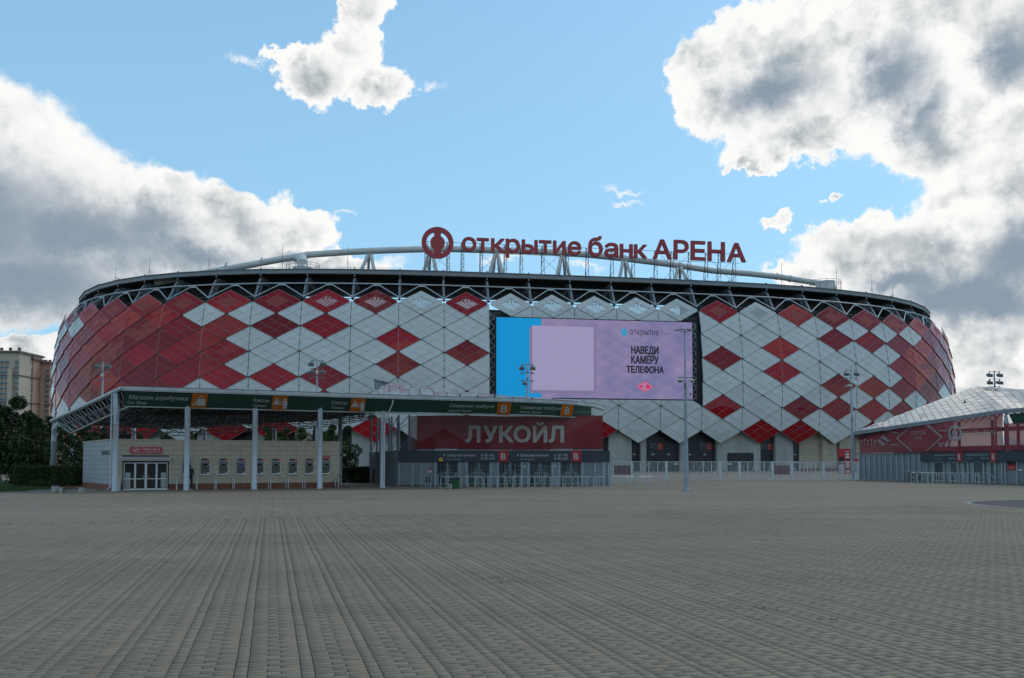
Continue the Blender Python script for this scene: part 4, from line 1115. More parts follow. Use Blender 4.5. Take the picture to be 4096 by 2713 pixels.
# torn raised end of the ridge
mb = MB(); a, b = at(1496, 1516, 75), at(1498, 1580, 74.5); c = at(1555, 1535, 74)
mb.tube(a, b, .12, 'steel', 8); mb.tube(a, c, .10, 'dark_steel', 6); mb.tube(at(1486, 1512, 75), c, .05, 'steel', 5)
for i in range(9):
    t = i/8; mb.tube(a.lerp(c, t), b.lerp(c, t*.6+.1), .03, 'steel', 4)
mb.poly([a, c, at(1560, 1560, 74.2), at(1504, 1575, 74.6)], 'grey_sheet')
mb.build('ridge_end', canopy)
# round columns
def col_mb(r, h, hs):
    mb = MB(); mb.lathe([(r+.05, 0), (r+.05, .06), (r, .08), (r, hs), (r+.012, hs+.01), (r+.012, hs+.08), (r*.86, hs+.1), (r*.86, h)], 'column', 16)
    for k in range(4):
        a = R_(45+90*k); mb.tube((r*.72*math.cos(a), r*.72*math.sin(a), hs+.1), (r*.72*math.cos(a), r*.72*math.sin(a), h-.02), r*.36, 'column', 8)
    return mb
front_cols = [(458, 51.8), (745, 53.4), (1017, 55.0), (1278, 56.7), (1530, 58.5)]
cm = col_mb(.18, 6.5, 4.45).mesh('column')
cm.polygons.foreach_set('use_smooth', [True]*len(cm.polygons))
for px, Y in front_cols: link('column', cm, canopy, (gx(px, Y, 0), Y, 0))
cb = col_mb(.18, 5.0, 3.9).mesh('column')
for px, Y, h in ((530, 67, 4.6), (815, 69, 4.8), (1095, 71, 5.0), (1359, 66, 5.9)): link('column', cb if h < 5.5 else cm, canopy, (gx(px, Y, 0), Y, 0))
ct = MB(); ct.lathe([(.2, 0), (.2, 3.6), (.21, 3.61), (.21, 3.68), (.19, 3.7), (.19, 4.5), (.215, 4.52), (.215, 4.58), (.19, 4.6), (.07, 5.2)], 'column', 16); ct.build('column', canopy, (gx(211, 63.5, 0), 63.5, 0), smooth=True)
for (px, Y, up_) in ((458, 51.8, 0), (1530, 58.5, 1)):
    x = gx(px, Y, 0); mb = MB()
    if up_:
        mb.path([tf(1571, 6.62)+Vector((0, .1, 0)), tf(1571, 6.3), Vector((x+.17, Y-.2, 4.9)), Vector((x+.13, Y-.2, 4.2)), Vector((x+.13, Y-.2, .3)), Vector((x+.16, Y-.34, .15))], .055, 'column', 8)
    else: mb.path([Vector((x-.24, Y-.12, 6.4)), Vector((x-.24, Y-.12, .25)), Vector((x-.34, Y-.3, .12))], .05, 'column', 8)
    for z in (1.2, 2.8, 4.0): mb.tube((x-.2 if not up_ else x+.1, Y-.17, z), (x+.12 if up_ else x-.26, Y-.2, z+.03), .06, 'column', 6)
    mb.build('downpipe', canopy)
# trussed steel posts beside the gate
for (pa, pb, Y) in ((1484, 1508, 73.0), (1520, 1556, 71.5), (1566, 1590, 70.0), (1594, 1637, 67.5)):
    xa, xb = gx(pa, Y, 3), gx(pb, Y, 3); mb = MB(); m = 'grey_fence'
    for x in (xa, xb): mb.bar((x, Y, 0), (x, Y, 6.0), .16, .16, m)
    n = 6
    for i in range(n):
        za, zb = 6.0*i/n, 6.0*(i+1)/n; mb.tube((xa if i % 2 else xb, Y, za), (xb if i % 2 else xa, Y, zb), .045, m, 4)
    mb.build('truss_post', canopy)

# green wayfinding banner hung on the canopy edge
bt = lambda px: tf(px, 6.58)+Vector((0, -.05, 0))
bb = lambda px: gb(px, 5.68)+Vector((0, -.12, 0))
def bp_(px, h, d=0.0):
    a, b = bt(px), bb(px); p = a.lerp(b, h); e = (bt(px+8)-bt(px-8)).normalized(); n = e.cross(a-b).normalized()
    if n.y > 0: n = -n
    return p+n*d
ban = thing('wayfinding_banner', 'long dark green banner with orange pictograms along the canopy edge', 'banner')
mb = MB(); xs = sorted(set([498]+list(range(540, 2350, 46))+[2366])); nh = 5
rg = random.Random(4)
W_ = {}
for i, px in enumerate(xs):
    for j in range(nh+1):
        sag = 0.0 if px < 2150 else rg.uniform(-.04, .03)
        W_[i, j] = bp_(px, j/nh, -.01+rg.uniform(-.008, .008)+(sag if 0 < j < nh else 0))
for i in range(len(xs)-1):
    for j in range(nh): mb.poly([W_[i, j+1], W_[i+1, j+1], W_[i+1, j], W_[i, j]], 'banner_green')
mb.build('fabric', ban)
mb = MB()
for i in range(0, len(xs)-1):
    p = bp_(xs[i]+10, 0, 0); mb.tube(p, p+Vector((.05, 0, .12)), .015, 'letter_grey', 4)
    p = bp_(xs[i]+20, 1, 0); mb.tube(p, p+Vector((0, 0, -.09)), .015, 'letter_grey', 4)
mb.build('lacing', ban, kind='stuff')
def ban_text(body, a, b, h0, h1, m='letter_white'):
    """h0 top, h1 bottom of capital letters as a share of the banner height"""
    o = bp_(a, h1, .09); e = bp_(b, h1+(0.0), .09)-o; up = bp_(a, h0, .09)-o
    v, f, _ = glyphs(body, .004); mbx = MB()
    x0, x1 = v[:, 0].min(), v[:, 0].max(); cap = 0.729
    pts = [o+e*((q[0]-x0)/(x1-x0))+up*(q[1]/cap)+Vector((.16*up.length*q[1]/cap, .05*up.length*q[1]/cap, 0)) for q in v]
    mbx.raw(pts, f, m); return mbx
for body, a, b, h0, h1 in (('Магазин атрибутики', 517, 752, .20, .50), ('Fan Shop', 513, 588, .62, .82), ('Кассы', 1014, 1076, .20, .46), ('Tickets', 1011, 1065, .60, .80), ('Кассы', 1326, 1388, .20, .46), ('Tickets', 1324, 1376, .60, .80),
                           ('Северная трибуна', 1797, 1974, .20, .46), ('North Stand', 1795, 1882, .62, .82), ('Северная трибуна', 2080, 2241, .20, .46), ('North Stand', 2077, 2160, .62, .82)):
    ban_text(body, a, b, h0, h1).build('lettering', ban)
def panel_icon(a, b, kind):
    sk = 8
    mb = MB(); n = 4
    mb.poly([bp_(a-sk, 1, .05), bp_(b-sk, 1, .05), bp_(b, 0, .05), bp_(a, 0, .05)], 'banner_orange'); mb.build('orange_panel', ban)
    o = bp_((a+b)/2-sk*.5, .5, .09); ex = (bp_(b, .5, .06)-bp_(a, .5, .06)); Wd = ex.length; ex.normalize(); up = (bp_(a, 0, .06)-bp_(a, 1, .06)); Hh = up.length; up.normalize()
    mb = MB(); P = lambda x, y: o+ex*x*Hh+up*y*Hh
    def pol(pts, m='letter_white'): mb.poly([P(x, y) for x, y in pts], m)
    def dsc(x, y, r, m='letter_white'): mb.poly([P(x+r*math.cos(k*.6283), y+r*math.sin(k*.6283)) for k in range(10)], m)
    if kind == 'bag':
        pol([(-.12, -.30), (.30, -.30), (.28, .14), (-.10, .14)])
        for k in range(8):
            a0, a1 = math.pi*k/8, math.pi*(k+1)/8
            pol([(.09+.13*math.cos(a0), .14+.2*math.sin(a0)), (.09+.13*math.cos(a1), .14+.2*math.sin(a1)), (.09+.10*math.cos(a1), .14+.16*math.sin(a1)), (.09+.10*math.cos(a0), .14+.16*math.sin(a0))])
        pol([(-.36, -.26), (-.26, -.34), (.0, -.06), (-.10, .02)]); pol([(-.31, -.25), (-.27, -.29), (-.12, -.12), (-.16, -.08)], 'banner_orange')
        for k in range(8):
            a0, a1 = 6.28*k/8, 6.28*(k+1)/8
            pol([(.10+.09*math.cos(a0), -.02+.09*math.sin(a0)), (.10+.09*math.cos(a1), -.02+.09*math.sin(a1)), (.10+.065*math.cos(a1), -.02+.065*math.sin(a1)), (.10+.065*math.cos(a0), -.02+.065*math.sin(a0))], 'banner_orange')
    elif kind == 'ticket':
        dsc(-.16, .26, .065); dsc(.26, .26, .065); pol([(-.34, -.04), (-.02, -.04), (-.06, .12), (-.12, .18), (-.22, .18), (-.30, .08)])
        pol([(.16, .18), (.36, .18), (.38, -.06), (.34, -.40), (.26, -.40), (.26, -.1), (.24, -.40), (.15, -.40), (.16, -.06)]); pol([(-.44, -.12), (.38, -.12), (.38, -.06), (-.40, -.06)])
        pol([(-.04, -.02), (.18, .12), (.16, .16), (-.02, .04)]); pol([(-.06, .06), (.02, .2), (.0, .22), (-.1, .1)])
    else:
        text(mb, 'B', P(-.24, -.30), ex, up, 'letter_white', .42*Hh, .6*Hh, .02, shear=.12)
    mb.build('pictogram', ban)
panel_icon(772, 835, 'bag'); panel_icon(1094, 1155, 'ticket'); panel_icon(1406, 1465, 'ticket'); panel_icon(1992, 2047, 'B'); panel_icon(2245, 2294, 'B')

# ------------------------------------------------------------------ ticket office
KX, KY = gx(445, 53.6), 53.6; KR = math.atan2(59.7-53.6, gx(1359, 59.7)-KX)
KL = math.hypot(59.7-53.6, gx(1359, 59.7)-KX)
kas = thing('ticket_office', 'low beige tiled ticket office with a row of service windows', 'building', (KX, KY, 0), KR)
def kx(px):
    """distance along the office front seen at a pixel column"""
    a = (px-CX)/F*math.cos(PITCH); c, s = math.cos(KR), math.sin(KR)
    return (a*KY-KX)/(c-a*s)
KH = 3.42
side = Vector((gx(333, 60.3)-KX, 60.3-KY)); c, s = math.cos(KR), math.sin(KR)
sl = Vector((side.x*c+side.y*s, -side.x*s+side.y*c))
mb = MB(); q = [(0, 0), (KL, 0), (KL+sl.x*.4, sl.y), (sl.x, sl.y)]
mb.hexa([(x, y, 0) for x, y in q], [(x, y, KH) for x, y in q], 'tile_joint'); mb.build('wall_core', kas)
cap = MB(); q2 = [(-.08, -.07), (KL+.07, -.07), (KL+sl.x*.4+.07, sl.y+.07), (sl.x-.09, sl.y+.07)]
cap.hexa([(x, y, KH) for x, y in q2], [(x, y, KH+.09) for x, y in q2], 'tile'); cap.build('roof_coping', kas)
pl0, nr = .40, 9; rh = (KH-pl0)/nr; tw = .648
d0, d1 = kx(491), kx(676)
wins = [748, 821, 894, 964.5, 1038, 1103.6, 1171.7, 1238, 1304]
wx = [kx(p) for p in wins]
for j in range(nr):
    z0, z1 = pl0+j*rh, pl0+(j+1)*rh
    n = int(round(KL/tw)); w = KL/n
    for i in range(n):
        segs_ = [(i*w, (i+1)*w)]
        if z0 < 2.2: segs_ = [s_ for a, b in segs_ for s_ in ((a, min(b, d0)), (max(a, d1), b)) if s_[1]-s_[0] > .03]
        for a, b in segs_:
            # cut round the windows
            parts = [(a, b, z0, z1)]
            for x in wx:
                new = []
                for (pa, pb, pc, pd) in parts:
                    wa, wb, wc, wd = x-.33, x+.33, 1.04, 1.98
                    if pb <= wa or pa >= wb or pd <= wc or pc >= wd: new.append((pa, pb, pc, pd)); continue
                    if pa < wa: new.append((pa, wa, pc, pd))
                    if pb > wb: new.append((wb, pb, pc, pd))
                    if pc < wc: new.append((max(pa, wa), min(pb, wb), pc, wc))
                    if pd > wd: new.append((max(pa, wa), min(pb, wb), wd, pd))
                parts = new
            mb = MB()
            for (pa, pb, pc, pd) in parts:
                if pb-pa > .04 and pd-pc > .03: mb.box(pa+.006, pb-.006, -.035+random.uniform(-.003, .003), 0.0, pc+.006, pd-.006, 'tile')
            if mb.v: mb.build('wall_tile', kas)
    mb = MB()
    f = lambda t: (sl.x*t, sl.y*t)
    nrm = Vector((-sl.y, sl.x)).normalized()*(1 if -sl.y < 0 else -1)*.03
    a, b = f(.008), f(.992); ao, bo = (a[0]+nrm.x, a[1]+nrm.y), (b[0]+nrm.x, b[1]+nrm.y)
    q = [a, ao, bo, b]
    mb.hexa([(x, y, z0+.008) for x, y in q], [(x, y, z1-.008) for x, y in q], 'tile_side'); mb.build('siding_panel', kas)
mb = MB()
for a, b in ((0, d0), (d1, KL)): mb.box(a, b, -.03, 0, 0, pl0-.01, 'plinth')
a, b = (0, 0), (sl.x, sl.y); q = [a, (a[0]+nrm.x, a[1]+nrm.y), (b[0]+nrm.x, b[1]+nrm.y), b]
mb.hexa([(x, y, 0) for x, y in q], [(x, y, pl0-.01) for x, y in q], 'plinth'); mb.build('plinth', kas)
# glazed entrance
mb = MB(); mb.box(d0, d1, -.02, 0.02, 0, 2.0, 'dark_glass'); mb.build('door_glazing', kas)
mb = MB(); mb.box(d0-.05, d1+.1, -.30, -.02, 2.02, 2.26, 'tile'); mb.box(d0-.12, d1+.16, -.34, -.30, 2.14, 2.28, 'tile_side'); mb.build('shutter_box', kas)
W0 = (d1-d0-.16)/4
for i in range(4):
    a = d0+.08+i*W0; b = a+W0; leaf = i in (1, 2); y0 = -.09 if leaf else -.07; wd = .075 if leaf else .05
    mb = MB()
    for (x0, x1, z0, z1) in ((a, a+wd, .03, 1.9), (b-wd, b, .03, 1.9), (a+wd, b-wd, 1.84, 1.9), (a+wd, b-wd, .03, .11), (a+wd, b-wd, .74, .80)): mb.box(x0+.003, x1-.003, y0, -.022, z0, z1, 'white_frame')
    o = mb.build('door_leaf' if leaf else 'side_light', kas)
    if leaf:
        x = b-.16 if i == 1 else a+.16; h = MB()
        h.path([(x, y0, .78), (x, y0-.08, .80), (x, y0-.08, 1.02), (x, y0, 1.04)], .02, 'rail_grey', 6); h.build('handle', o)
    else:
        h = MB(); x = a+.1 if i == 0 else b-.42; h.box(x, x+.32, -.028, -.0225, .15, 1.2, 'pale_stone'); h.build('pillow_display', o)
mb = MB(); mb.box(d0, d1, -.09, 0.0, 0, .028, 'white_frame'); mb.build('threshold', kas)
# service windows
for i, x in enumerate(wx):
    mb = MB(); mb.box(x-.30, x+.30, -.01, .005, 1.06, 1.95, 'blind'); o = mb.build('service_window', kas)
    mb = MB()
    for (a, b, z0, z1, m) in ((-.33, -.29, 1.05, 1.97, 'tile_side'), (.29, .33, 1.05, 1.97, 'white_frame'), (-.29, .29, 1.92, 1.97, 'tile_side'), (-.29, .29, 1.05, 1.09, 'white_frame')): mb.box(x+a, x+b, -.06, -.012, z0, z1, m)
    mb.build('frame', o)
    mb = MB(); mb.box(x-.36, x+.36, -.16, -.012, 1.01, 1.048, 'white_frame'); mb.build('sill', o)
    mb = MB(); mb.box(x-.29, x+.29, -.03, -.012, 1.60, 1.91, 'black'); mb.build('shade', o)
    mb = MB(); mb.box(x-.21, x+.21, -.12, -.06, 1.60, 1.86, 'tile_side'); mb.box(x-.18, x+.18, -.124, -.12, 1.63, 1.83, 'monitor_blue' if i == 3 else 'monitor'); mb.box(x-.28, x+.28, -.08, -.062, 1.74, 1.79, 'tile'); mb.build('monitor', o)
    mb = MB(); mb.box(x+.13, x+.24, -.02, -.0105, 1.11, 1.2, 'letter_white'); mb.build('notice', o)
ords = ['left', 'second', 'third', 'fourth', 'fifth', 'sixth', 'seventh', 'eighth', 'ninth']
def to_k(x, y, z): return (KX+x*c-y*s, KY+x*s+y*c, z)
for i, x in enumerate(wx):
    t = thing('window_number', ['number plate above the window by the second column, beside the shop doors', 'number plate above the second ticket window from the doors', 'number plate above the third ticket window from the doors', 'number plate above the ticket window with a blue monitor', 'number plate above the ticket window half hidden by the third column', 'number plate above the first window right of the third column', 'number plate above the second window right of the third column', 'number plate above the window just left of the fourth column', 'number plate above the last ticket window, under a red notice'][i], 'sign', to_k(x-.25, -.045, 2.03), KR, 'number plates above the ticket windows')
    mb = MB(); mb.box(0, .34, -.015, 0, 0, .155, 'band_dark'); mb.build('board', t)
    mb = MB(); mb.box(.34, .5, -.015, 0, 0, .155, 'red_sign'); mb.build('red_field', t)
    mb = MB(); text(mb, str(i+1), (.39, -.02, .03), (1, 0, 0), (0, 0, 1), 'letter_white', .05, .09, .02); text(mb, 'Касса', (.03, -.02, .09), (1, 0, 0), (0, 0, 1), 'letter_grey', .14, .035); text(mb, 'Ticket office', (.03, -.02, .03), (1, 0, 0), (0, 0, 1), 'letter_grey', .2, .03); mb.build('lettering', t)
t = thing('notice_plate', 'small red notice above the number plate of ticket window 9', 'sign', to_k(wx[8]-.25, -.045, 2.20), KR)
mb = MB(); mb.box(0, .5, -.015, 0, 0, .2, 'red_sign'); mb.build('board', t); mb = MB(); mb.box(.05, .45, -.018, -.0151, .12, .14, 'letter_white'); mb.box(.1, .4, -.018, -.0151, .06, .075, 'letter_white'); mb.build('text_line', t, kind='stuff')
x0, x1 = kx(519), kx(647)
t = thing('shop_sign', 'red shop sign reading ТРИБУНА Б above the glazed doors', 'sign', to_k(x0, -.05, 2.52), KR)
wl = x1-x0; mb = MB(); mb.box(0, wl, -.07, 0, 0, .46, 'red_sign'); mb.build('board', t)
mb = MB(); text(mb, 'ТРИБУНА Б', (wl*.37, -.075, .15), (1, 0, 0), (0, 0, 1), 'letter_white', wl*.57, .24, .025); mb.build('lettering', t)
mb = MB(); mb.box(.02, wl-.02, -.075, -.0705, .07, .085, 'letter_white'); text(mb, 'официальный магазин', (wl*.45, -.078, .035), (1, 0, 0), (0, 0, 1), 'letter_white', wl*.42, .045); mb.build('underline', t)
mb = MB(); cc = Vector((wl*.19, -.074, .25))
def dd_(mb, cc, a, b, m, d): mb.poly([cc+Vector((-a, -d, 0)), cc+Vector((0, -d, -b)), cc+Vector((a, -d, 0)), cc+Vector((0, -d, b))], m)
dd_(mb, cc, .30, .17, 'letter_white', 0); dd_(mb, cc, .25, .14, 'red_sign', .002); mb.poly([cc+Vector((-.15, -.004, -.03)), cc+Vector((-.08, -.004, -.07)), cc+Vector((.15, -.004, .03)), cc+Vector((.08, -.004, .07))], 'letter_white'); mb.build('emblem', t)
# sign on the grey side wall
Ls = sl.length; su = Vector((sl.x, sl.y)).normalized()
def side_pt(d, z, o=.06): v = su*d+nrm.normalized()*o; return Vector(to_k(v.x, v.y, z))
A, Bq = side_pt(2.6, 2.45), side_pt(.2, 2.45)
t = thing('direction_sign', 'small dark direction sign on the grey side wall of the ticket office', 'sign'); mb = MB()
mb.hexa([A, Bq, Bq+Vector((0, .03, 0)), A+Vector((0, .03, 0))], [p+Vector((0, 0, .26)) for p in (A, Bq, Bq+Vector((0, .03, 0)), A+Vector((0, .03, 0)))], 'band_dark'); mb.build('board', t)
mb = MB(); ex = (Bq-A).normalized(); text(mb, 'Парковка', A+ex*.2+Vector((0, -.01, .15)), ex, (0, 0, 1), 'letter_grey', .9, .06); disc(mb, Bq-ex*.28+Vector((0, -.01, .13)), ex, Vector((0, 0, 1)), .11, 'red_sign', 12); disc(mb, Bq-ex*.28+Vector((0, -.014, .13)), ex, Vector((0, 0, 1)), .05, 'letter_white', 10); mb.build('lettering', t)
t = thing('hanging_sign', 'small dark sign projecting beside the right corner of the ticket office', 'sign', to_k(KL+.02, -.02, 2.38), KR)
mb = MB(); mb.box(0, .48, 0, .03, 0, .2, 'band_dark'); mb.build('board', t); mb = MB(); disc(mb, (.33, -.004, .10), (1, 0, 0), (0, 0, 1), .075, 'letter_white', 12); disc(mb, (.33, -.006, .10), (1, 0, 0), (0, 0, 1), .04, 'red_sign', 8); mb.build('symbol', t)
# U-shaped rails in front of the windows
def hoop(L, H, r, m):
    mb = MB(); pts = [(0, 0, 0), (0, 0, H-.1), (.03, 0, H-.03), (.1, 0, H), (L-.1, 0, H), (L-.03, 0, H-.03), (L, 0, H-.1), (L, 0, 0)]; mb.path(pts, r, m, 7); return mb
hm = hoop(1.05, .80, .026, 'rail_white').mesh('queue_rail')
for i, px in enumerate((706, 785, 859, 930, 1004, 1072, 1141, 1207, 1274, 1338)):
    x = kx(px)+.0; o = link('queue_rail', hm, None, to_k(x+.02, -.35, 0)); o.rotation_euler = (0, 0, KR-R_(88))
    lab = ['white hoop rail between the shop doors and ticket window 1']+['white hoop rail left of the %s ticket window' % w_ for w_ in ('second', 'third', 'fourth', 'fifth', 'sixth', 'seventh', 'eighth', 'last')]+['white hoop rail with the bicycle, past ticket window 9']
    tag(o, lab[i], 'rail', 'hoop rails before the ticket windows')
# white box by the first column
mb = MB(); mb.box(0, .3, 0, .25, 0, .75, 'white_frame'); mb.box(-.03, .33, -.03, .28, .75, .83, 'white_frame'); o = mb.build('utility_box', None, to_k(.25, -.6, 0)); tag(o, 'white utility cabinet between the first column and the shop doors', 'cabinet')

# ------------------------------------------------------------------ gates
def gate_leaf(name, parent, x0, x1, y, z0, z1, side_, m='grey_fence'):
    mb = MB(); t = .05
    for (a, b, c_, d) in ((x0, x0+t, z0, z1), (x1-t, x1, z0, z1), (x0+t, x1-t, z1-t, z1), (x0+t, x1-t, z0, z0+t)): mb.box(a, b, y-.03, y+.03, c_, d, m)
    o = mb.build(name, parent)
    mb = MB(); n = max(3, int(round((x1-x0)/.11)))
    for i in range(1, n): x = x0+(x1-x0)*i/n; mb.box(x-.011, x+.011, y-.012, y+.012, z0+t, z1-t, m)
    mb.build('bars', o, kind='stuff')
    mb = MB(); zc = z0+(z1-z0)*.42; hh = (z1-z0)*.19; xa, xb = (x1, x0+.1) if side_ < 0 else (x0, x1-.1)
    for k in (1.0, .72):
        mb.tube((xa, y-.035, zc+hh*k), (xa+(xb-xa)*k, y-.035, zc), .017, m, 4); mb.tube((xa, y-.035, zc-hh*k), (xa+(xb-xa)*k, y-.035, zc), .017, m, 4)
    mb.build('diamond_brace', o)
    return o
GY = 63.6
def GX(px): return gx(px, GY, 1.5)
gate = thing('entrance_gate', 'grey steel entrance gate wall with barred leaves under the dark B sign', 'gate')
# left return wall, ribbed sheets
a, b = Vector((GX(1593), GY, 0)), Vector((gx(1478, 77), 77, 0)); L_ = (b-a).length; n = 10
for i in range(n):
    p, q = a.lerp(b, i/n), a.lerp(b, (i+1)/n); mb = MB(); d = (q-p); nn = Vector((-d.y, d.x, 0)).normalized()*.04
    mb.hexa([p+d*.01, p+nn+d*.01, q+nn-d*.01, q-d*.01], [v+Vector((0, 0, 2.82)) for v in (p+d*.01, p+nn+d*.01, q+nn-d*.01, q-d*.01)], 'grey_sheet')
    for k in range(4): r_ = p+d*(.15+.23*k)+nn*1.3; mb.bar(r_, r_+Vector((0, 0, 2.8)), .05, .05, 'grey_sheet')
    mb.build('sheet_panel', gate)
mb = MB(); mb.bar(a+Vector((0, 0, 2.86)), b+Vector((0, 0, 2.86)), .16, .1, 'dark_steel'); mb.build('wall_coping', gate)
posts = [1596, 1651, 1686, 1741, 1839, 1866, 1964, 1991, 2088, 2113, 2210, 2236, 2330, 2380, 2416, 2436]
bow = lambda px: GY-(.35 if 1640 < px < 1720 else 0)
for px in posts:
    mb = MB(); x = GX(px); w = .07 if px not in (2416, 2436) else .13; y = GY
    mb.box(x-w, x+w, y-.09, y+.07, 0, 2.03, 'grey_fence'); mb.build('gate_post', gate)
for p0, p1 in ((1596, 1651), (1651, 1686), (1686, 1741), (1839, 1866), (1964, 1991), (2088, 2113), (2210, 2236), (2330, 2380), (2380, 2416), (2416, 2436)):
    mb = MB(); mb.box(GX(p0)+.075, GX(p1)-.075, GY, GY+.03, .06, 2.03, 'grey_sheet')
    for z in (.95, 1.83): mb.box(GX(p0)+.075, GX(p1)-.075, GY-.03, GY-.002, z, z+.04, 'grey_fence')
    mb.build('sheet_panel', gate)
for p0, p1 in ((1741, 1839), (1866, 1964), (1991, 2088), (2113, 2210), (2236, 2330)):
    x0, x1 = GX(p0)+.08, GX(p1)-.08; xm = (x0+x1)/2
    gate_leaf('gate_leaf', gate, x0, xm-.03, GY, .12, 2.0, -1); gate_leaf('gate_leaf', gate, xm+.03, x1, GY, .12, 2.0, 1)
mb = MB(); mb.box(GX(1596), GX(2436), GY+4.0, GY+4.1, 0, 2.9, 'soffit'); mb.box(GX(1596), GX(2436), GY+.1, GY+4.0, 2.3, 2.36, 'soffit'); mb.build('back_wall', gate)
for px in (1790, 1830, 1905, 1930, 2020, 2060, 2150, 2180, 2270, 2300):
    x = gx(px, GY+2, 1); mb = MB(); mb.box(x-.16, x+.16, GY+1.4, GY+2.6, 0, 1.0, 'grey_fence'); mb.box(x-.17, x+.17, GY+1.35, GY+2.65, 1.0, 1.06, 'rail_grey')
    mb.tube((x, GY+2, 1.06), (x, GY+2, 2.2), .04, 'rail_grey', 6)
    for z in (.4, .7, 1.3, 1.6, 1.9): mb.tube((x-.05, GY+2, z), (x+.5, GY+2, z), .018, 'rail_grey', 5)
    mb.build('turnstile', gate)
mb = MB()
for px in (1895, 1921): x = gx(px, GY+3.6, 1); mb.box(x-.22, x+.22, GY+3.4, GY+3.6, 0, 1.35, 'warm_stone')
mb.build('inner_panel', gate)
t = thing('gate_sign', 'long dark sign board with two red B squares over the central entrance gate', 'sign'); bx0, bx1 = GX(1593), gx(2439, GY-.2, 2.4); by = GY-.2
mb = MB(); mb.box(bx0, bx1, by, by+.18, 1.96, 2.86, 'band_dark'); mb.build('board', t)
def g_text(mb, body, a, b, yt, yb, m='letter_white', bold=.0):
    z1, z0 = zat(yt, by), zat(yb, by); text(mb, body, (gx(a, by, 2.4), by-.012, z0), (1, 0, 0), (0, 0, 1), m, (b-a)*by/F, z1-z0, bold)
mb = MB()
for d, e in ((0, 0), (293, 2)):
    g_text(mb, 'Северная трибуна', 1788+d, 1901+d, 1816, 1829); g_text(mb, 'North Stand', 1788+d, 1843+d, 1833, 1841, 'letter_grey')
    g_text(mb, 'B 101-107', 1925+d, 1977+d, 1817, 1826); g_text(mb, 'B 201-210', 1925+d, 1979+d, 1830, 1839)
    x = gx(1778+d, by, 2.6); z = zat(1821, by)
    mb.poly([(x-.02, by-.01, z-.10), (x+.02, by-.01, z-.10), (x+.02, by-.01, z+.08), (x-.02, by-.01, z+.08)], 'letter_white'); mb.poly([(x-.09, by-.01, z), (x-.06, by-.01, z-.02), (x, by-.01, z+.06), (x+.06, by-.01, z-.02), (x+.09, by-.01, z), (x, by-.01, z+.11)], 'letter_white')
mb.build('lettering', t, kind='stuff')
for d in (0, 291):
    mb = MB(); xa, xb = gx(1994+d, by, 2.4), gx(2033+d, by, 2.4); mb.box(xa, xb, by-.02, by-.001, 1.965, 2.87, 'square_red'); o = mb.build('red_square', t)
    mb = MB(); text(mb, 'B', (xa+.21, by-.03, 2.15), (1, 0, 0), (0, 0, 1), 'letter_white', .36, .5, .015); mb.build('letter', o)
mb = MB(); x = gx(1757, by, 2); mb.box(x, x+.28, by-.03, by-.004, 1.99, 2.27, 'yellow'); mb.box(x+.11, x+.17, by-.034, by-.0305, 2.12, 2.2, 'black'); o = mb.build('notice_plate'); tag(o, 'small yellow notice plate on the lower edge of the dark gate sign', 'sign')
mb = MB(); x = gx(1710, GY-.1, 1.5); mb.box(x, x+.34, GY-.1, GY-.06, 1.08, 1.36, 'letter_white'); mb.box(x, x+.34, GY-.104, GY-.1005, 1.27, 1.36, 'red_sign'); mb.box(x+.04, x+.3, GY-.103, GY-.1005, 1.13, 1.2, 'letter_grey'); o = mb.build('notice_plate'); tag(o, 'red and white notice on the grey sheet left of the first gate', 'sign')
for px, lb in ((2099, 'between the third and fourth gates'), (2220, 'between the fourth and fifth gates')):
    mb = MB(); x = gx(px, GY-.1, 1.5); mb.box(x-.08, x+.08, GY-.06, GY-.03, 1.5, 1.66, 'letter_white'); mb.box(x-.04, x+.04, GY-.063, GY-.0605, 1.55, 1.62, 'letter_grey'); o = mb.build('notice_plate'); tag(o, 'tiny white notice on the grey sheet '+lb, 'sign')
# red mesh banner over the gate
RY = 64.6
t = thing('mesh_banner', 'dark red mesh banner with pale letters ЛУКОЙЛ above the central gate', 'banner')
def cloth(name, parent, f, nu, nv, m, amp=.03, seed=2):
    rg = random.Random(seed); mb = MB(); v = []; fc = []
    for j in range(nv+1):
        for i in range(nu+1):
            p, n_ = f(i/nu, j/nv); v.append(p+n_*(amp*math.sin(i*1.7+j*.6)+rg.uniform(-amp, amp)*.6))
    for j in range(nv):
        for i in range(nu): a = j*(nu+1)+i; fc.append((a, a+1, a+nu+2, a+nu+1))
    mb.raw(v, fc, m); return mb.build(name, parent, smooth=True)
xa, xb = gx(1668, RY, 4), gx(2412, RY, 4)
cloth('fabric', t, lambda u, v: (Vector((xa+(xb-xa)*u, RY, 2.98+.04*math.sin(u*9)+(5.75-2.98)*v)), Vector((0, -1, 0))), 40, 6, 'mesh_red', .02)
cloth('side_strip', t, lambda u, v: (Vector((gx(1640, RY, 4)+(xa-gx(1640, RY, 4))*u*.97, RY+.3, 2.95+2.8*v)), Vector((0, -1, 0))), 3, 6, 'mesh_pale', .02)
mb = MB(); mb.tube((xa, RY+.05, 2.93), (xb, RY+.05, 2.93), .03, 'steel', 5)
mb.build('batten', t)
mb = MB(); z0, z1 = zat(1771, RY), zat(1703, RY)
add('pale_ink', (0.42, 0.38, 0.34), rough=0.8, var=0.1, vscale=1.0)
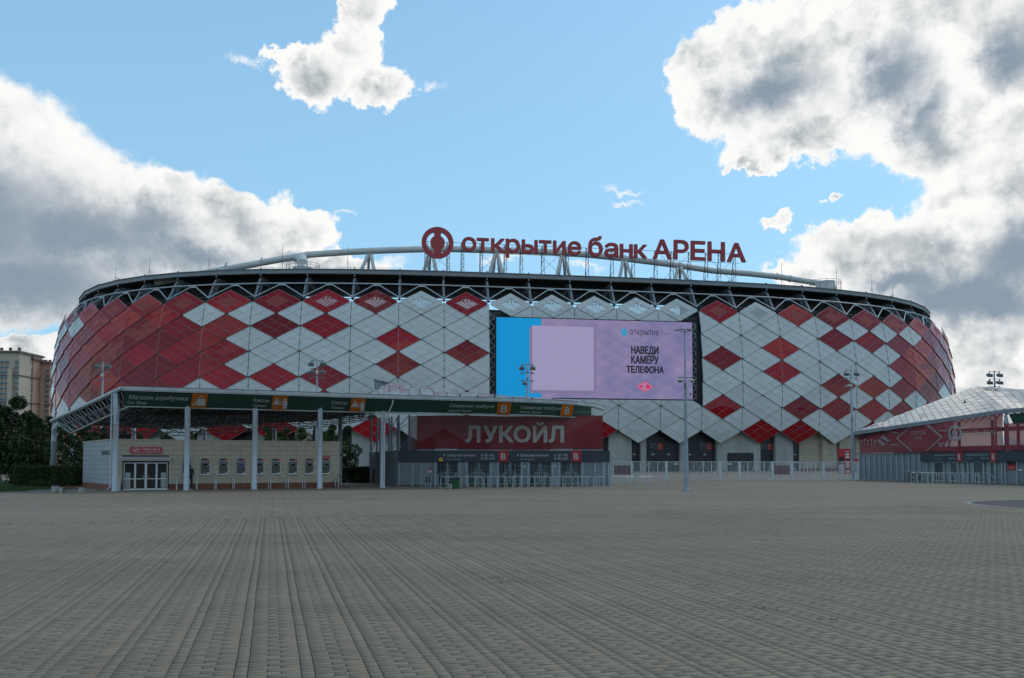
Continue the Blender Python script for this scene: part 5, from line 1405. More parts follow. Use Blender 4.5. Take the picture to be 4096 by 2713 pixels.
for ch, a, b in (('Л', 1861, 1922), ('У', 1934, 1990), ('К', 1996, 2054), ('О', 2054, 2124), ('И', 2131, 2189), ('Л', 2194, 2256)):
    m_ = MB(); bold_text(m_, ch, (gx(a, RY, 4), RY-.07, z0), (1, 0, 0), (0, 0, 1), 'pale_ink', (b-a)*RY/F, z1-z0, .065, .012)
    if ch == 'И': disc(m_, (gx(2160, RY, 4), RY-.06, z1+.34), (1, 0, 0), (0, 0, 1), .33, 'pale_ink', 10, r_in=.15, a0=190, a1=350)
    m_.build('letter', t)

# plaza fence
FY = 83.5
fence = thing('plaza_fence', 'long light grey barred fence between the two entrance gates', 'fence')
fx = lambda px: gx(px, FY, 1)
fp = [2441, 2454, 2527, 2596, 2665.5, 2739, 2812.5, 2880, 2958, 3024, 3089.5, 3165.5, 3230, 3294, 3368, 3432]
thick = {2527, 2665.5, 2880, 2958, 3089.5, 3165.5, 3294}
for px in fp:
    mb = MB(); w = .13 if px in thick else .05; mb.box(fx(px)-w, fx(px)+w, FY-.07, FY+.07, 0, 2.02, 'fence_light'); mb.build('fence_post', fence)
braced = {(2527, 2596), (2596, 2665.5), (2739, 2812.5), (2812.5, 2880), (2958, 3024), (3024, 3089.5), (3165.5, 3230), (3230, 3294)}
for a, b in zip(fp[:-1], fp[1:]):
    xa_, xb_ = fx(a)+.05, fx(b)-.05; mb = MB()
    for z in (.08, 1.96): mb.box(xa_, xb_, FY-.025, FY+.025, z, z+.05, 'fence_light')
    n = max(2, int((xb_-xa_)/.125))
    for i in range(1, n): x = xa_+(xb_-xa_)*i/n; mb.box(x-.013, x+.013, FY-.013, FY+.013, .13, 1.96, 'fence_light')
    if (a, b) in braced:
        xm = (xa_+xb_)/2; mb.box(xm-.03, xm+.03, FY-.03, FY+.03, .05, 2.0, 'fence_light')
        mb.tube((xa_, FY-.05, 1.9), (xm, FY-.05, .1), .025, 'fence_light', 4); mb.tube((xb_, FY-.05, 1.9), (xm, FY-.05, .1), .025, 'fence_light', 4)
    mb.build('fence_panel', fence)
for a, b in ((2456, 2522), (3096, 3160)):
    mb = MB(); mb.box(fx(a), fx(b), FY+.03, FY+.05, .62, 1.6, 'maroon'); mb.build('maroon_sheet', fence)
for px, lb in ((2705, 'left of the tall lamp post'), (2918, 'right of the tall lamp post')):
    mb = MB(); mb.box(fx(px)-.24, fx(px)+.24, FY-.05, FY-.03, 1.66, 1.84, 'letter_white'); mb.box(fx(px)-.18, fx(px)+.18, FY-.053, FY-.0505, 1.72, 1.78, 'letter_grey'); tag(mb.build('notice_plate'), 'white notice plate hung on the plaza fence '+lb, 'sign')
mb = MB(); w = .05
for (x0, x1, z0, z1) in ((3172, 3174, .9, 1.9), (3198, 3200, .9, 1.9), (3172, 3200, .9, .96), (3172, 3200, 1.86, 1.92)): mb.box(fx(x0), fx(x1), FY-.09, FY-.071, z0, z1, 'letter_white')
mb.build('wicket_frame', fence)

# posters behind the fence
PY = 132.0
t = thing('poster_stand', 'tall red poster wall with white sponsor boxes behind the fence', 'poster')
x0, x1 = gx(3355, PY, 2), gx(3408, PY, 2); mb = MB(); mb.box(x0, x1, PY, PY+.2, 0, 4.2, 'red_sign'); mb.build('board', t)
mb = MB(); mb.box(x0+.05, x0+.85, PY-.02, PY-.001, 1.55, 2.9, 'black'); mb.build('player_picture', t)
mb = MB(); mb.box(x0-.02, x0+.85, PY-.03, PY-.005, .05, 1.5, 'letter_white')
for i in range(3):
    for j in range(2): mb.box(x0+.1+j*.38, x0+.36+j*.38, PY-.034, PY-.0305, .25+i*.4, .45+i*.4, 'maroon' if i == 1 else 'pole')
mb.build('white_sheet', t)
for z, h, m in ((3.7, .12, 'letter_white'), (3.1, .36, 'letter_white'), (2.62, .36, 'letter_white'), (2.25, .2, 'black'), (1.85, .3, 'letter_white'), (1.45, .3, 'letter_white'), (1.05, .3, 'letter_white'), (.65, .3, 'black'), (.22, .34, 'letter_white')):
    mb = MB(); mb.box(x0+1.15, x0+1.75, PY-.03, PY-.001, z, z+h, m)
    if m == 'letter_white': mb.box(x0+1.2, x0+1.42, PY-.034, PY-.0305, z+h*.3, z+h*.7, 'pole')
    mb.build('sponsor_box', t)
t = thing('poster_stand', 'narrow white and red poster half hidden by the right gate wall', 'poster')
x0 = gx(3416, 118, 2); mb = MB(); mb.box(x0, x0+.75, 118, 118.15, .3, 1.9, 'letter_white'); mb.build('board', t); mb = MB(); mb.box(x0, x0+.75, 117.97, 117.999, 1.9, 2.4, 'red_sign'); mb.build('red_field', t)
mb = MB()
for i in range(4):
    for j in range(2): mb.box(x0+.1+.3*j, x0+.3+.3*j, 117.97, 117.999, .45+.36*i, .65+.36*i, 'black')
mb.build('print_block', t, kind='stuff')

# ------------------------------------------------------------------ right gate and canopy
OX, OY = gx(3433, 86, 1.5), 86.0; EX, EY = gx(4096, 67.7, 1.5), 67.7
RR = math.atan2(EY-OY, EX-OX); cr_, sr_ = math.cos(RR), math.sin(RR)
def rx(px):
    a = (px-CX)/F*math.cos(PITCH); return (a*OY-OX)/(cr_-a*sr_)
def rw(x, y, z): return Vector((OX+x*cr_-y*sr_, OY+x*sr_+y*cr_, z))
rg_ = thing('entrance_gate', 'grey panelled gate wall on the right with white-framed turnstile gates', 'gate', (OX, OY, 0), RR)
rp = [3441, 3461, 3482, 3503, 3524, 3546, 3569, 3592, 3616, 3639, 3662, 3685, 3711, 3733, 3780, 3796, 3836, 3852, 3876, 3890, 3938, 3956, 3984, 4012, 4024, 4072, 4130, 4200]
lim_ = 24
for px in rp:
    x = rx(px); mb = MB(); mb.box(x-.09, x+.06, -.14, 0, 0, 2.72 if px < 3700 else 2.0, 'grey_fence'); mb.build('gate_post', rg_)
gates_r = [(3736, 3778), (3800, 3834), (3856, 3874), (3892, 3936), (3958, 3982)]
for a, b in zip(rp[:-1], rp[1:]):
    if any(a < (g0_+g1_)/2 < b for g0_, g1_ in gates_r):
        x0, x1 = rx(a)+.08, rx(b)-.1; mb = MB(); t_ = .06
        for (p, q, z0, z1) in ((x0, x0+t_, .1, 1.98), (x1-t_, x1, .1, 1.98), (x0+t_, x1-t_, 1.9, 1.98), (x0+t_, x1-t_, .1, .16)): mb.box(p, q, -.08, -.02, z0, z1, 'rail_white')
        n = max(3, int((x1-x0)/.12))
        for i in range(1, n): x = x0+(x1-x0)*i/n; mb.box(x-.011, x+.011, -.06, -.03, .16, 1.9, 'grey_fence')
        for d in (0, .16): mb.tube((x0+.05, -.1, 1.0-d), (x1-.05, -.1, .55-d), .02, 'rail_white', 4)
        mb.build('gate_leaf', rg_)
        mb = MB(); mb.box(x0-.05, x1+.05, 1.5, 1.55, 0, 2.0, 'grey_sheet'); mb.build('inner_panel', rg_)
        continue
    mb = MB(); mb.box(rx(a)+.07, rx(b)-.1, -.03, 0, .05, 2.78 if b < 3740 else 1.98, 'grey_sheet')
    for z in (.95, 1.95): mb.box(rx(a)+.07, rx(b)-.1, -.06, -.0301, z, z+.05, 'grey_fence')
    mb.build('sheet_panel', rg_)
mb = MB(); mb.box(-.1, rx(3700), -.2, .1, 2.8, 2.88, 'dark_steel'); mb.build('wall_coping', rg_)
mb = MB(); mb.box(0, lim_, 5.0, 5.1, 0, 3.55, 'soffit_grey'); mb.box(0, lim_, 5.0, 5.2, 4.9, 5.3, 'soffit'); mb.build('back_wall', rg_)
t = thing('gate_sign', 'dark sign band with red B squares over the right entrance gate', 'sign', (OX, OY, 0), RR)
x0, x1 = rx(3694), lim_+1; mb = MB(); mb.box(x0, x1, -.42, -.2, 2.0, 2.86, 'band_dark'); mb.build('board', t)
mb = MB()
def r_text(mb, body, a, b, z0, z1, y=-.43, m='letter_white', bold=0.0): text(mb, body, (rx(a), y, z0), (1, 0, 0), (0, 0, 1), m, rx(b)-rx(a), z1-z0, bold)
for d, k in ((0, 1.0), (127, 1.06)):
    a = 3750+d
    r_text(mb, 'Северная трибуна', a, a+57*k, 2.52, 2.68); r_text(mb, 'North Stand', a, a+28*k, 2.24, 2.34, m='letter_grey'); r_text(mb, 'В 101-107', a+60*k, a+85*k, 2.54, 2.68); r_text(mb, 'В 201-210', a+59*k, a+86*k, 2.22, 2.36)
mb.build('lettering', t, kind='stuff')
for a, b in ((3841, 3862), (3977, 4000)):
    mb = MB(); mb.box(rx(a), rx(b), -.44, -.421, 1.98, 2.87, 'square_red'); o = mb.build('red_square', t)
    mb = MB(); w = rx(b)-rx(a); text(mb, 'B', (rx(a)+w*.28, -.45, 2.16), (1, 0, 0), (0, 0, 1), 'letter_white', w*.44, .5, .015); mb.build('letter', o)
mb = MB(); mb.box(rx(4034), rx(4066), -.12, -.101, 1.25, 1.97, 'red_sign'); mb.box(rx(4034), rx(4066), -.124, -.121, 1.7, 1.97, 'black'); mb.box(rx(4040), rx(4060), -.124, -.121, 1.4, 1.48, 'skin'); o = mb.build('fan_poster', None, (OX, OY, 0)); o.rotation_euler = (0, 0, RR); tag(o, 'dark and red photo poster on the right gate wall', 'poster')
mb = MB(); mb.box(rx(4076), rx(4090), -.08, -.06, 1.15, 1.32, 'letter_white'); o = mb.build('notice_plate', None, (OX, OY, 0)); o.rotation_euler = (0, 0, RR); tag(o, 'white notice plate at the far right end of the gate wall', 'sign')
# canopy: tiles of frosted glass
Tt, Cc, Pp = at(3420, 1730, 86), at(4020, 1642, 69.7), at(3905, 1548, 85)
Ee, Qq = at(4420, 1612, 61), at(4460, 1592, 90)
rc = thing('entrance_canopy', 'canopy of frosted glass tiles rising to a peak over the right gate', 'canopy')
add('frost_glass', (0.30, 0.30, 0.285), rough=0.14, var=0.12, vscale=0.9, rnd=0.12, coat=0.6, coat_r=0.06)
def quad_pt(a, b, c_, d, u, v): return a.lerp(b, u).lerp(d.lerp(c_, u), v)
for (a, b, c_, d, nu, nv) in ((Tt, Cc, Pp, Tt, 22, 8), (Cc, Ee, Qq, Pp, 14, 8)):
    for i in range(nu):
        for j in range(nv):
            g = .035
            q = [quad_pt(a, b, c_, d, (i+x)/nu, (j+y)/nv) for x, y in ((g, g), (1-g, g), (1-g, 1-g), (g, 1-g))]
            if (q[0]-q[2]).length < .25: continue
            ctr = (q[0]+q[1]+q[2]+q[3])/4; q = [p-ctr+Vector((0, 0, .12)) for p in q]
            q[0] = q[0]-Vector((0, 0, .0)); q[1] = q[1]-Vector((0, 0, .0)); dz = random.uniform(-.02, .035); q[2] += Vector((0, 0, dz)); q[3] += Vector((0, 0, dz))
            mb = MB(); mb.hexa([p-Vector((0, 0, .04)) for p in q], q, 'frost_glass'); mb.build('glass_tile', rc, tuple(ctr))
    mb = MB()
    for i in range(nu+1): mb.tube(quad_pt(a, b, c_, d, i/nu, 0), quad_pt(a, b, c_, d, i/nu, 1), .045, 'dark_steel', 4, caps=False)
    for j in range(nv+1): mb.tube(quad_pt(a, b, c_, d, 0.03, j/nv), quad_pt(a, b, c_, d, 1, j/nv), .045, 'dark_steel', 4, caps=False)
    for i in range(0, nu):
        for j in range(nv): mb.tube(quad_pt(a, b, c_, d, i/nu, j/nv)-Vector((0, 0, .6)), quad_pt(a, b, c_, d, (i+1)/nu, (j+1)/nv)-Vector((0, 0, .6)), .05, 'soffit', 4, caps=False); mb.tube(quad_pt(a, b, c_, d, i/nu, j/nv), quad_pt(a, b, c_, d, (i+1)/nu, j/nv)-Vector((0, 0, .6)), .03, 'soffit', 4, caps=False)
    mb.build('space_frame', rc, kind='stuff')
for a, b in ((Tt, Cc), (Cc, Ee)):
    n = 9
    for i in range(n):
        p, q = a.lerp(b, i/n), a.lerp(b, (i+1)/n); mb = MB(); e = (q-p)*.01
        mb.bar(p+e-Vector((0, 0, .1)), q-e-Vector((0, 0, .1)), .22, .34, 'roof_beam'); mb.build('fascia_beam', rc)
for px, w in ((4012, .2),):
    x = rx(px); p = rw(x, .5, 0); mb = MB(); mb.lathe([(.2, 0), (.2, 5.3), (.21, 5.31), (.21, 5.4), (.06, 6.3)], 'column', 14, (p.x, p.y)); mb.build('column', rc, smooth=True)
for px in (3560, 3700, 3830, 3930):
    p = rw(rx(px), 4.5, 0); mb = MB(); mb.tube(p, p+Vector((0, 0, 6.0)), .14, 'dark_steel', 8); mb.build('column', rc)
# green banner beyond the corner column
mb = MB(); a, b = Cc.lerp(Ee, .04)-Vector((0, 0, .32)), Ee-Vector((0, 0, .32)); dn = Vector((.12, .5, -.95))
mb.poly([a+dn+(b-a)*.08, b+dn, b, a], 'banner_green'); o = mb.build('wayfinding_banner'); tag(o, 'dark green banner cut off by the right edge of the picture', 'banner')
# red mesh banner with art
t = thing('mesh_banner', 'faded red mesh banner with a club diamond under the right canopy', 'banner', (OX, OY, 0), RR)
by_ = .12
def edge_z(x):
    p = rw(x, by_, 0); tt = (p.y-Tt.y)/(Cc.y-Tt.y); return Tt.z+(Cc.z-Tt.z)*tt-.28
xL, xR = rx(3437), rx(4012)
cloth('fabric', t, lambda u, v: (Vector((xL+(xR-xL)*u, by_, 2.93+(edge_z(xL+(xR-xL)*u)-2.93)*v)), Vector((0, -1, 0))), 40, 6, 'mesh_red_right', .02)
x2 = lim_+1
cloth('fabric', t, lambda u, v: (Vector((xR+.1+(x2-xR)*u, by_, 2.93+(5.35-2.93)*v)), Vector((0, -1, 0))), 10, 6, 'mesh_red_right', .02)
add('faded_ink', (0.34, 0.27, 0.26), rough=0.8, var=0.12, vscale=1.2)
yb_ = by_-.07
def rz_(px, py): p = rw(rx(px), yb_, 0); return zat(py, p.y)
def rline(mb, a, b, w=.035, m='faded_ink'):
    p = Vector((rx(a[0]), yb_, rz_(*a))); q = Vector((rx(b[0]), yb_, rz_(*b))); d = (q-p).normalized(); n = Vector((-d.z, 0, d.x))*w; mb.poly([p-n, q-n, q+n, p+n], m)
mb = MB()
rline(mb, (3586, 1752), (3650, 1703), .04); rline(mb, (3586, 1752), (3644, 1803), .06); rline(mb, (3710, 1698), (3769, 1748), .07); rline(mb, (3769, 1748), (3706, 1803), .05); rline(mb, (3640, 1803), (3650, 1803), .02)
rline(mb, (3592, 1752), (3652, 1708), .015); rline(mb, (3703, 1700), (3761, 1748), .02)
mb.build('diamond_outline', t, kind='stuff')
def rtext(body, a, b, yt, yb, bold=.0):
    mb = MB(); z1, z0 = rz_((a+b)/2, yt), rz_((a+b)/2, yb); text(mb, body, (rx(a), yb_, z0), (1, 0, 0), (0, 0, 1), 'faded_ink', rx(b)-rx(a), z1-z0, bold); return mb.build('lettering', t)
rtext('СПАРТАК', 3645, 3705, 1724, 1740, .02); rtext('МОСКВА', 3656, 3690, 1748, 1758, .01); rtext('ОТКРЫТИЕ', 3848, 3988, 1722, 1744, .01)
for (px, py) in ((3565, 1731), (3564, 1779), (3760, 1723), (3756, 1774)):
    mb = MB()
    for k in range(4):
        cc = Vector((rx(px+k*9), yb_, rz_(px+k*9, py))); dd_(mb, cc, .14, .10, 'faded_ink', 0)
    mb.build('star_row', t)
cc = Vector((rx(3821), yb_, rz_(3821, 1733))); mb = MB()
disc(mb, cc, (1, 0, 0), (0, 0, 1), .78, 'faded_ink', 24, r_in=.52); disc(mb, cc, (1, 0, 0), (0, 0, 1), .34, 'faded_ink', 16); mb.build('ring_logo', t)
cc = Vector((rx(3534), yb_, rz_(3534, 1764))); mb = MB()
dd_(mb, cc, .95, .62, 'faded_ink', 0); dd_(mb, cc, .84, .55, 'maroon', .003); dd_(mb, cc, .70, .46, 'faded_ink', .006); dd_(mb, cc+Vector((-.18, 0, .1)), .3, .2, 'maroon', .009); dd_(mb, cc+Vector((.18, 0, -.1)), .3, .2, 'maroon', .009); mb.build('emblem', t)
mb = MB()
for k, px in enumerate((3448, 3459, 3471, 3486, 3499)):
    x = rx(px); z = rz_(px, 1780); h = .62 if k % 2 else .5
    mb.poly([(x-.13, yb_, z), (x+.13, yb_, z), (x+.04, yb_, z+.1), (x+.04, yb_, z+h*.55), (x+.15, yb_, z+h), (x-.15, yb_, z+h), (x-.04, yb_, z+h*.55), (x-.04, yb_, z+.1)], 'faded_ink')
mb.build('trophy_row', t, kind='stuff')
#PART4
# ------------------------------------------------------------------ queue barriers
ord_ = ['leftmost', 'second', 'third', 'fourth', 'fifth', 'sixth', 'seventh', 'eighth', 'ninth', 'tenth', 'eleventh', 'twelfth']
def barrier_mesh(L, H, mid=True, m='rail_grey'):
    mb = MB(); mb.path([(0, 0, 0), (0, 0, H-.08), (.025, 0, H-.02), (.09, 0, H), (L-.09, 0, H), (L-.025, 0, H-.02), (L, 0, H-.08), (L, 0, 0)], .024, m, 6)
    if mid: mb.tube((.02, 0, H*.58), (L-.02, 0, H*.58), .014, m, 5); mb.tube((L/2, 0, 0), (L/2, 0, H*.58), .014, m, 5)
    else:
        for x in (L*.28, L*.62): mb.tube((x, 0, 0), (x, 0, H-.02), .02, m, 5)
    mb.box(-.05, .05, -.05, .05, 0, .012, m); mb.box(L-.05, L+.05, -.05, .05, 0, .012, m)
    return mb
bm = barrier_mesh(1.5, .86, False).mesh('queue_barrier')
for i, px in enumerate((1763, 1848, 1937, 2028, 2117, 2204, 2291)):
    o = link('queue_barrier', bm, None, (gx(px, 57.2, 0), 57.2, 0)); tag(o, ['grey queue barrier behind the green bin', 'grey queue barrier just right of the green bin', 'grey queue barrier under the first red B square', 'grey queue barrier under the small arrow of the second sign text', 'fourth grey barrier from the right end of the front row', 'third grey barrier from the right end of the front row', 'second last grey barrier of the front row'][i], 'barrier', 'queue barriers before the central gate')
o = link('queue_barrier', barrier_mesh(.62, .86, False).mesh('queue_barrier'), None, (gx(2378, 57.4, 0), 57.4, 0)); tag(o, 'short grey barrier closing the right end of the front row', 'barrier', 'queue barriers before the central gate')
sm = MB(); sm.path([(0, 0, 0), (0, 0, .86), (.05, 0, .9), (.05, 1.5, .9), (0, 1.56, .84), (0, 1.56, 0)], .022, 'rail_grey', 6)
sm.path([(0, .1, .2), (0, .1, .72), (0, 1.2, .72), (0, 1.2, .2), (0, .1, .2)], .015, 'rail_grey', 5)
sm = sm.mesh('lane_rail')
for i, px in enumerate((1712, 1742, 1792, 1862, 1903, 1953, 1990, 2052, 2084, 2140, 2176, 2230, 2262, 2325, 2352)):
    o = link('lane_rail', sm, None, (gx(px, 58.4, 0), 58.4, 0)); o.rotation_euler = (0, 0, R_(random.uniform(-6, 6)))
    tag(o, 'low grey lane rail between the queue barriers and the gate, %s from the left' % (ord_+['thirteenth', 'fourteenth', 'fifteenth'])[i], 'rail', 'lane rails before the central gate')
b2 = barrier_mesh(1.75, .78).mesh('queue_barrier')
for i, (px, Y, rz) in enumerate(((2440, 59.6, 0), (2442, 61.2, 0), (2446, 62.6, 0), (2500, 62.0, 0), (2553, 62.4, 35), (2582, 60.2, 0))):
    o = link('queue_barrier', b2, None, (gx(px, Y, 0), Y, 0)); o.rotation_euler = (0, 0, R_(rz))
    tag(o, ['nearest low grey barrier touching the right end of the gate wall', 'second low grey barrier right of the gate wall', 'farthest low grey barrier tight against the gate wall', 'middle low barrier in the cluster right of the gate', 'slanted low barrier in the cluster right of the gate', 'rightmost low grey barrier standing free before the fence'][i], 'barrier', 'low barriers right of the central gate')
b3 = barrier_mesh(1.35, .95, False, 'rail_white').mesh('queue_barrier')
for i, px in enumerate((3645, 3671, 3713, 3757, 3804, 3850, 3902)):
    Y = 73.0-i*.45; o = link('queue_barrier', b3 if i else barrier_mesh(.5, .95, True, 'rail_white').mesh('queue_barrier'), None, (gx(px, Y, 0), Y, 0)); o.rotation_euler = (0, 0, R_(-8 if i % 2 else 6))
    tag(o, 'white queue barrier before the right gate, %s in its row' % ord_[i], 'barrier', 'white barriers before the right gate')
for i, px in enumerate((3690, 3734, 3780, 3826, 3872, 3925, 3955)):
    Y = 74.5-i*.4; o = link('lane_rail', sm, None, (gx(px, Y, 0), Y, 0)); tag(o, 'lane rail behind the white barriers of the right gate, %s from the left' % ord_[i], 'rail', 'lane rails before the right gate')

# ------------------------------------------------------------------ bins, bench, chair
X = gx(1811, 56.2, 0); mb = MB(); mb.hexa([(0, 0, .06), (.42, 0, .06), (.42, .5, .06), (0, .5, .06)], [(-.05, -.05, .74), (.48, -.05, .74), (.48, .56, .74), (-.05, .56, .74)], 'bin_green')
t = thing('wheelie_bin', 'dark green wheelie bin at the left end of the queue barriers', 'bin', (X, 56.2, 0)); mb.build('body', t)
mb = MB(); mb.hexa([(-.09, -.1, .75), (.52, -.1, .75), (.52, .58, .75), (-.09, .58, .75)], [(-.05, -.02, .84), (.48, -.02, .84), (.48, .54, .84), (-.05, .54, .84)], 'black'); mb.build('lid', t)
for x in (.02, .36): mb = MB(); mb.tube((x, .52, .07), (x+.05, .52, .07), .07, 'black', 12); mb.build('wheel', t)
t = thing('litter_bin', 'small speckled stone litter bin beside the green wheelie bin', 'bin', (gx(1805, 56.4, 0), 56.4, 0)); mb = MB(); mb.lathe([(.15, 0), (.16, .02), (.17, .40)], 'pale_stone', 14); mb.build('body', t); mb = MB(); mb.lathe([(.185, .4), (.185, .5), (.12, .5)], 'black', 14); mb.build('rim', t)
t = thing('litter_bin', 'round stone litter bin with dark rim beside the bench on the left', 'bin', (gx(221, 49.4, 0), 49.4, 0)); mb = MB(); mb.lathe([(.19, 0), (.21, .03), (.22, .42)], 'pale_stone', 16); mb.build('body', t); mb = MB(); mb.lathe([(.235, .42), (.235, .5), (.15, .5)], 'black', 16); mb.build('rim', t)
t = thing('park_bench', 'stone ended bench with reddish plank seat by the lawn', 'bench', (gx(243, 49.2, 0), 49.2, 0), R_(3)); bw = 1.36
for x in (0, bw-.19): mb = MB(); mb.box(x, x+.19, -.22, .22, 0, .34, 'pale_stone'); mb.build('leg', t)
for y in (-.2, -.06, .08): mb = MB(); mb.box(.02, bw-.02, y, y+.11, .342, .38, 'wood_red'); mb.build('plank', t)
X = gx(1702, 58.2, 0); t = thing('chair', 'black plastic chair standing among the lane rails on the left', 'chair', (X, 58.2, 0), R_(10))
mb = MB(); mb.box(0, .42, 0, .42, .40, .44, 'black'); mb.build('seat', t); mb = MB(); mb.hexa([(.02, .40, .46), (.40, .40, .46), (.40, .44, .46), (.02, .44, .46)], [(.05, .50, .84), (.37, .50, .84), (.37, .53, .84), (.05, .53, .84)], 'black'); mb.build('backrest', t)
for x, y in ((.03, .03), (.39, .03), (.03, .39), (.39, .39)): mb = MB(); mb.tube((x, y, 0), (x, y, .40), .014, 'rail_grey', 5); mb.build('leg', t)
t = thing('sack', 'black rubbish sack on a kerb stone before the right gate', 'sack', (gx(4010, 71.6, 0), 71.6, 0)); mb = MB()
mb.lathe([(.25, 0), (.36, .1), (.38, .28), (.28, .42), (.1, .50), (.05, .56)], 'black', 9); mb.build('bag', t); mb = MB(); mb.box(-.45, .5, -.3, -.12, 0, .12, 'pale_stone'); mb.build('kerb_stone', t)
X = gx(3636, 76.5, 0); t = thing('planter', 'dark grey box standing against the right gate wall behind the barriers', 'box', (X, 76.5, 0), R_(-20)); mb = MB(); mb.box(0, 1.1, 0, .6, 0, .95, 'dark_steel'); mb.build('body', t); mb = MB(); mb.box(-.04, 1.14, -.04, .64, .95, 1.0, 'pole'); mb.build('top', t)

# ------------------------------------------------------------------ lamps
def flood(parent, x, y, z, s=1.0, ang=0, m='lamp_body'):
    mb = MB(); w, h, d = .29*s, .24*s, .22*s; c_, s_ = math.cos(ang), math.sin(ang)
    P = lambda a, b, e: (x+a*c_-b*s_, y+a*s_+b*c_, z+e)
    mb.hexa([P(-w, -d, -h), P(w, -d, -h), P(w*.7, d, -h*.4), P(-w*.7, d, -h*.4)], [P(-w, -d, h*.5), P(w, -d, h*.5), P(w*.7, d, h), P(-w*.7, d, h)], m)
    o = mb.build('floodlight', parent)
    mb = MB(); mb.hexa([P(-w*.85, -d-.012, -h*.85), P(w*.85, -d-.012, -h*.85), P(w*.85, -d-.001, -h*.85), P(-w*.85, -d-.001, -h*.85)], [P(-w*.85, -d-.012, h*.1), P(w*.85, -d-.012, h*.1), P(w*.85, -d-.001, h*.1), P(-w*.85, -d-.001, h*.1)], 'dark_glass'); mb.build('lens', o)
    mb = MB(); mb.tube(P(0, 0, h), P(0, 0, h+.16*s), .03, 'lamp_body', 5); mb.poly([P(-w*.5, 0, h*.9), P(w*.5, 0, h*.9), P(0, 0, h+.2*s)], 'lamp_body'); mb.build('bracket', o)
def mast(px, Y, ptop, label, nf, base_r=.14):
    zt = zat(ptop, Y); X = gx(px, Y, zt); t = thing('light_mast', label, 'street lamp', (X, Y, 0), 0, 'floodlight masts on the plaza')
    mb = MB(); mb.lathe([(.22, 0), (.22, .03), (base_r, .05), (base_r*.95, 3), (.075, zt)], 'pole', 12); mb.build('pole', t, smooth=True)
    for k, dz in enumerate((.12, .98, 1.82)):
        mb = MB(); mb.tube((-.58, 0, zt-dz), (.58, 0, zt-dz), .03, 'lamp_body', 6)
        for x in (-.58, .58): mb.tube((x, 0, zt-dz+.05), (x, 0, zt-dz-.1), .035, 'lamp_body', 6)
        o = mb.build('cross_arm', t)
        for x in (-.58, .58):
            if 2*k+2 <= nf or (k < 2 and nf == 3): flood(t, x, 0, zt-dz-.42, 1.0, R_(random.uniform(-12, 12)))
            else: mb = MB(); mb.hexa([(x-.22, -.25, zt-dz-.16), (x+.22, -.25, zt-dz-.16), (x+.22, .25, zt-dz-.14), (x-.22, .25, zt-dz-.14)], [(x-.05, -.05, zt-dz-.06), (x+.05, -.05, zt-dz-.06), (x+.05, .05, zt-dz-.06), (x-.05, .05, zt-dz-.06)], 'lamp_body'); mb.build('flat_lamp', t)
    mb = MB(); mb.box(-.1, .16, -.22, -.08, zt-1.55, zt-1.2, 'lamp_white'); mb.build('control_box', t)
    return t, zt
mast(412, 82, 1448, 'light mast with two big floodlights behind the left end of the canopy', 2)
mast(1269, 81, 1437, 'light mast with four floodlights above the middle of the canopy', 4)
t, zt = mast(2109, 84, 1454, 'light mast with two floodlights in front of the cyan part of the screen', 2)
flood(t, -.3, 0, zt-2.2, .7)
t, zt = mast(3404, 89, 1478, 'tall light mast with white cameras left of the right canopy', 2, .20)
mb = MB(); mb.box(-.5, -.1, -.35, 0, zt-1.95, zt-1.75, 'lamp_white'); mb.box(-.75, -.3, -.3, 0, zt-5.6, zt-5.3, 'lamp_white'); mb.box(.1, .6, -.3, 0, zt-5.7, zt-5.5, 'lamp_white'); mb.build('camera', t)
mast(3977, 90, 1483, 'light mast with four floodlights rising behind the right canopy', 4)
Y = 53.0; zt = zat(1322, Y); X = gx(2745, Y, 0)
t = thing('lamp_post', 'tall tapered lamp post with flat lamps and white cameras on the open plaza', 'street lamp', (X, Y, 0))
mb = MB(); mb.lathe([(.26, 0), (.26, .03), (.16, .10), (.125, .3), (.12, 3.5), (.10, 6.5), (.05, zt)], 'pole', 14); mb.build('pole', t, smooth=True)
mb = MB(); mb.box(-.30, .30, -.30, .30, 0, .02, 'dark_steel'); mb.build('base_plate', t)
for sx_ in (-1, 1):
    mb = MB(); mb.path([(0, 0, zt-.12), (sx_*.22, -.02, zt-.08), (sx_*.36, -.02, zt+.02)], .022, 'lamp_body', 6); mb.build('lamp_arm', t)
    for (x0, x1, y0) in ((.02, .40, -.1), (.30, .66, .25)):
        mb = MB(); a, b = sorted((sx_*x0, sx_*x1)); mb.hexa([(a, y0-.12, zt+.00), (b, y0-.12, zt+.0), (b, y0+.12, zt+.02), (a, y0+.12, zt+.02)], [(a+.05, y0-.08, zt+.08), (b-.05, y0-.08, zt+.08), (b-.05, y0+.08, zt+.08), (a+.05, y0+.08, zt+.08)], 'lamp_body'); mb.build('lamp_head', t)
zc = zat(1511, Y); mb = MB(); mb.tube((-.36, -.05, zc), (.36, -.05, zc), .028, 'lamp_body', 6); mb.build('cross_arm', t)
flood(t, -.38, -.05, zc-.22, .62, 0, 'lamp_white'); flood(t, .40, -.05, zc-.22, .62, R_(25), 'lamp_white')
mb = MB(); mb.box(-.13, .02, -.2, -.12, zc-.75, zc-.42, 'lamp_body'); mb.build('control_box', t)
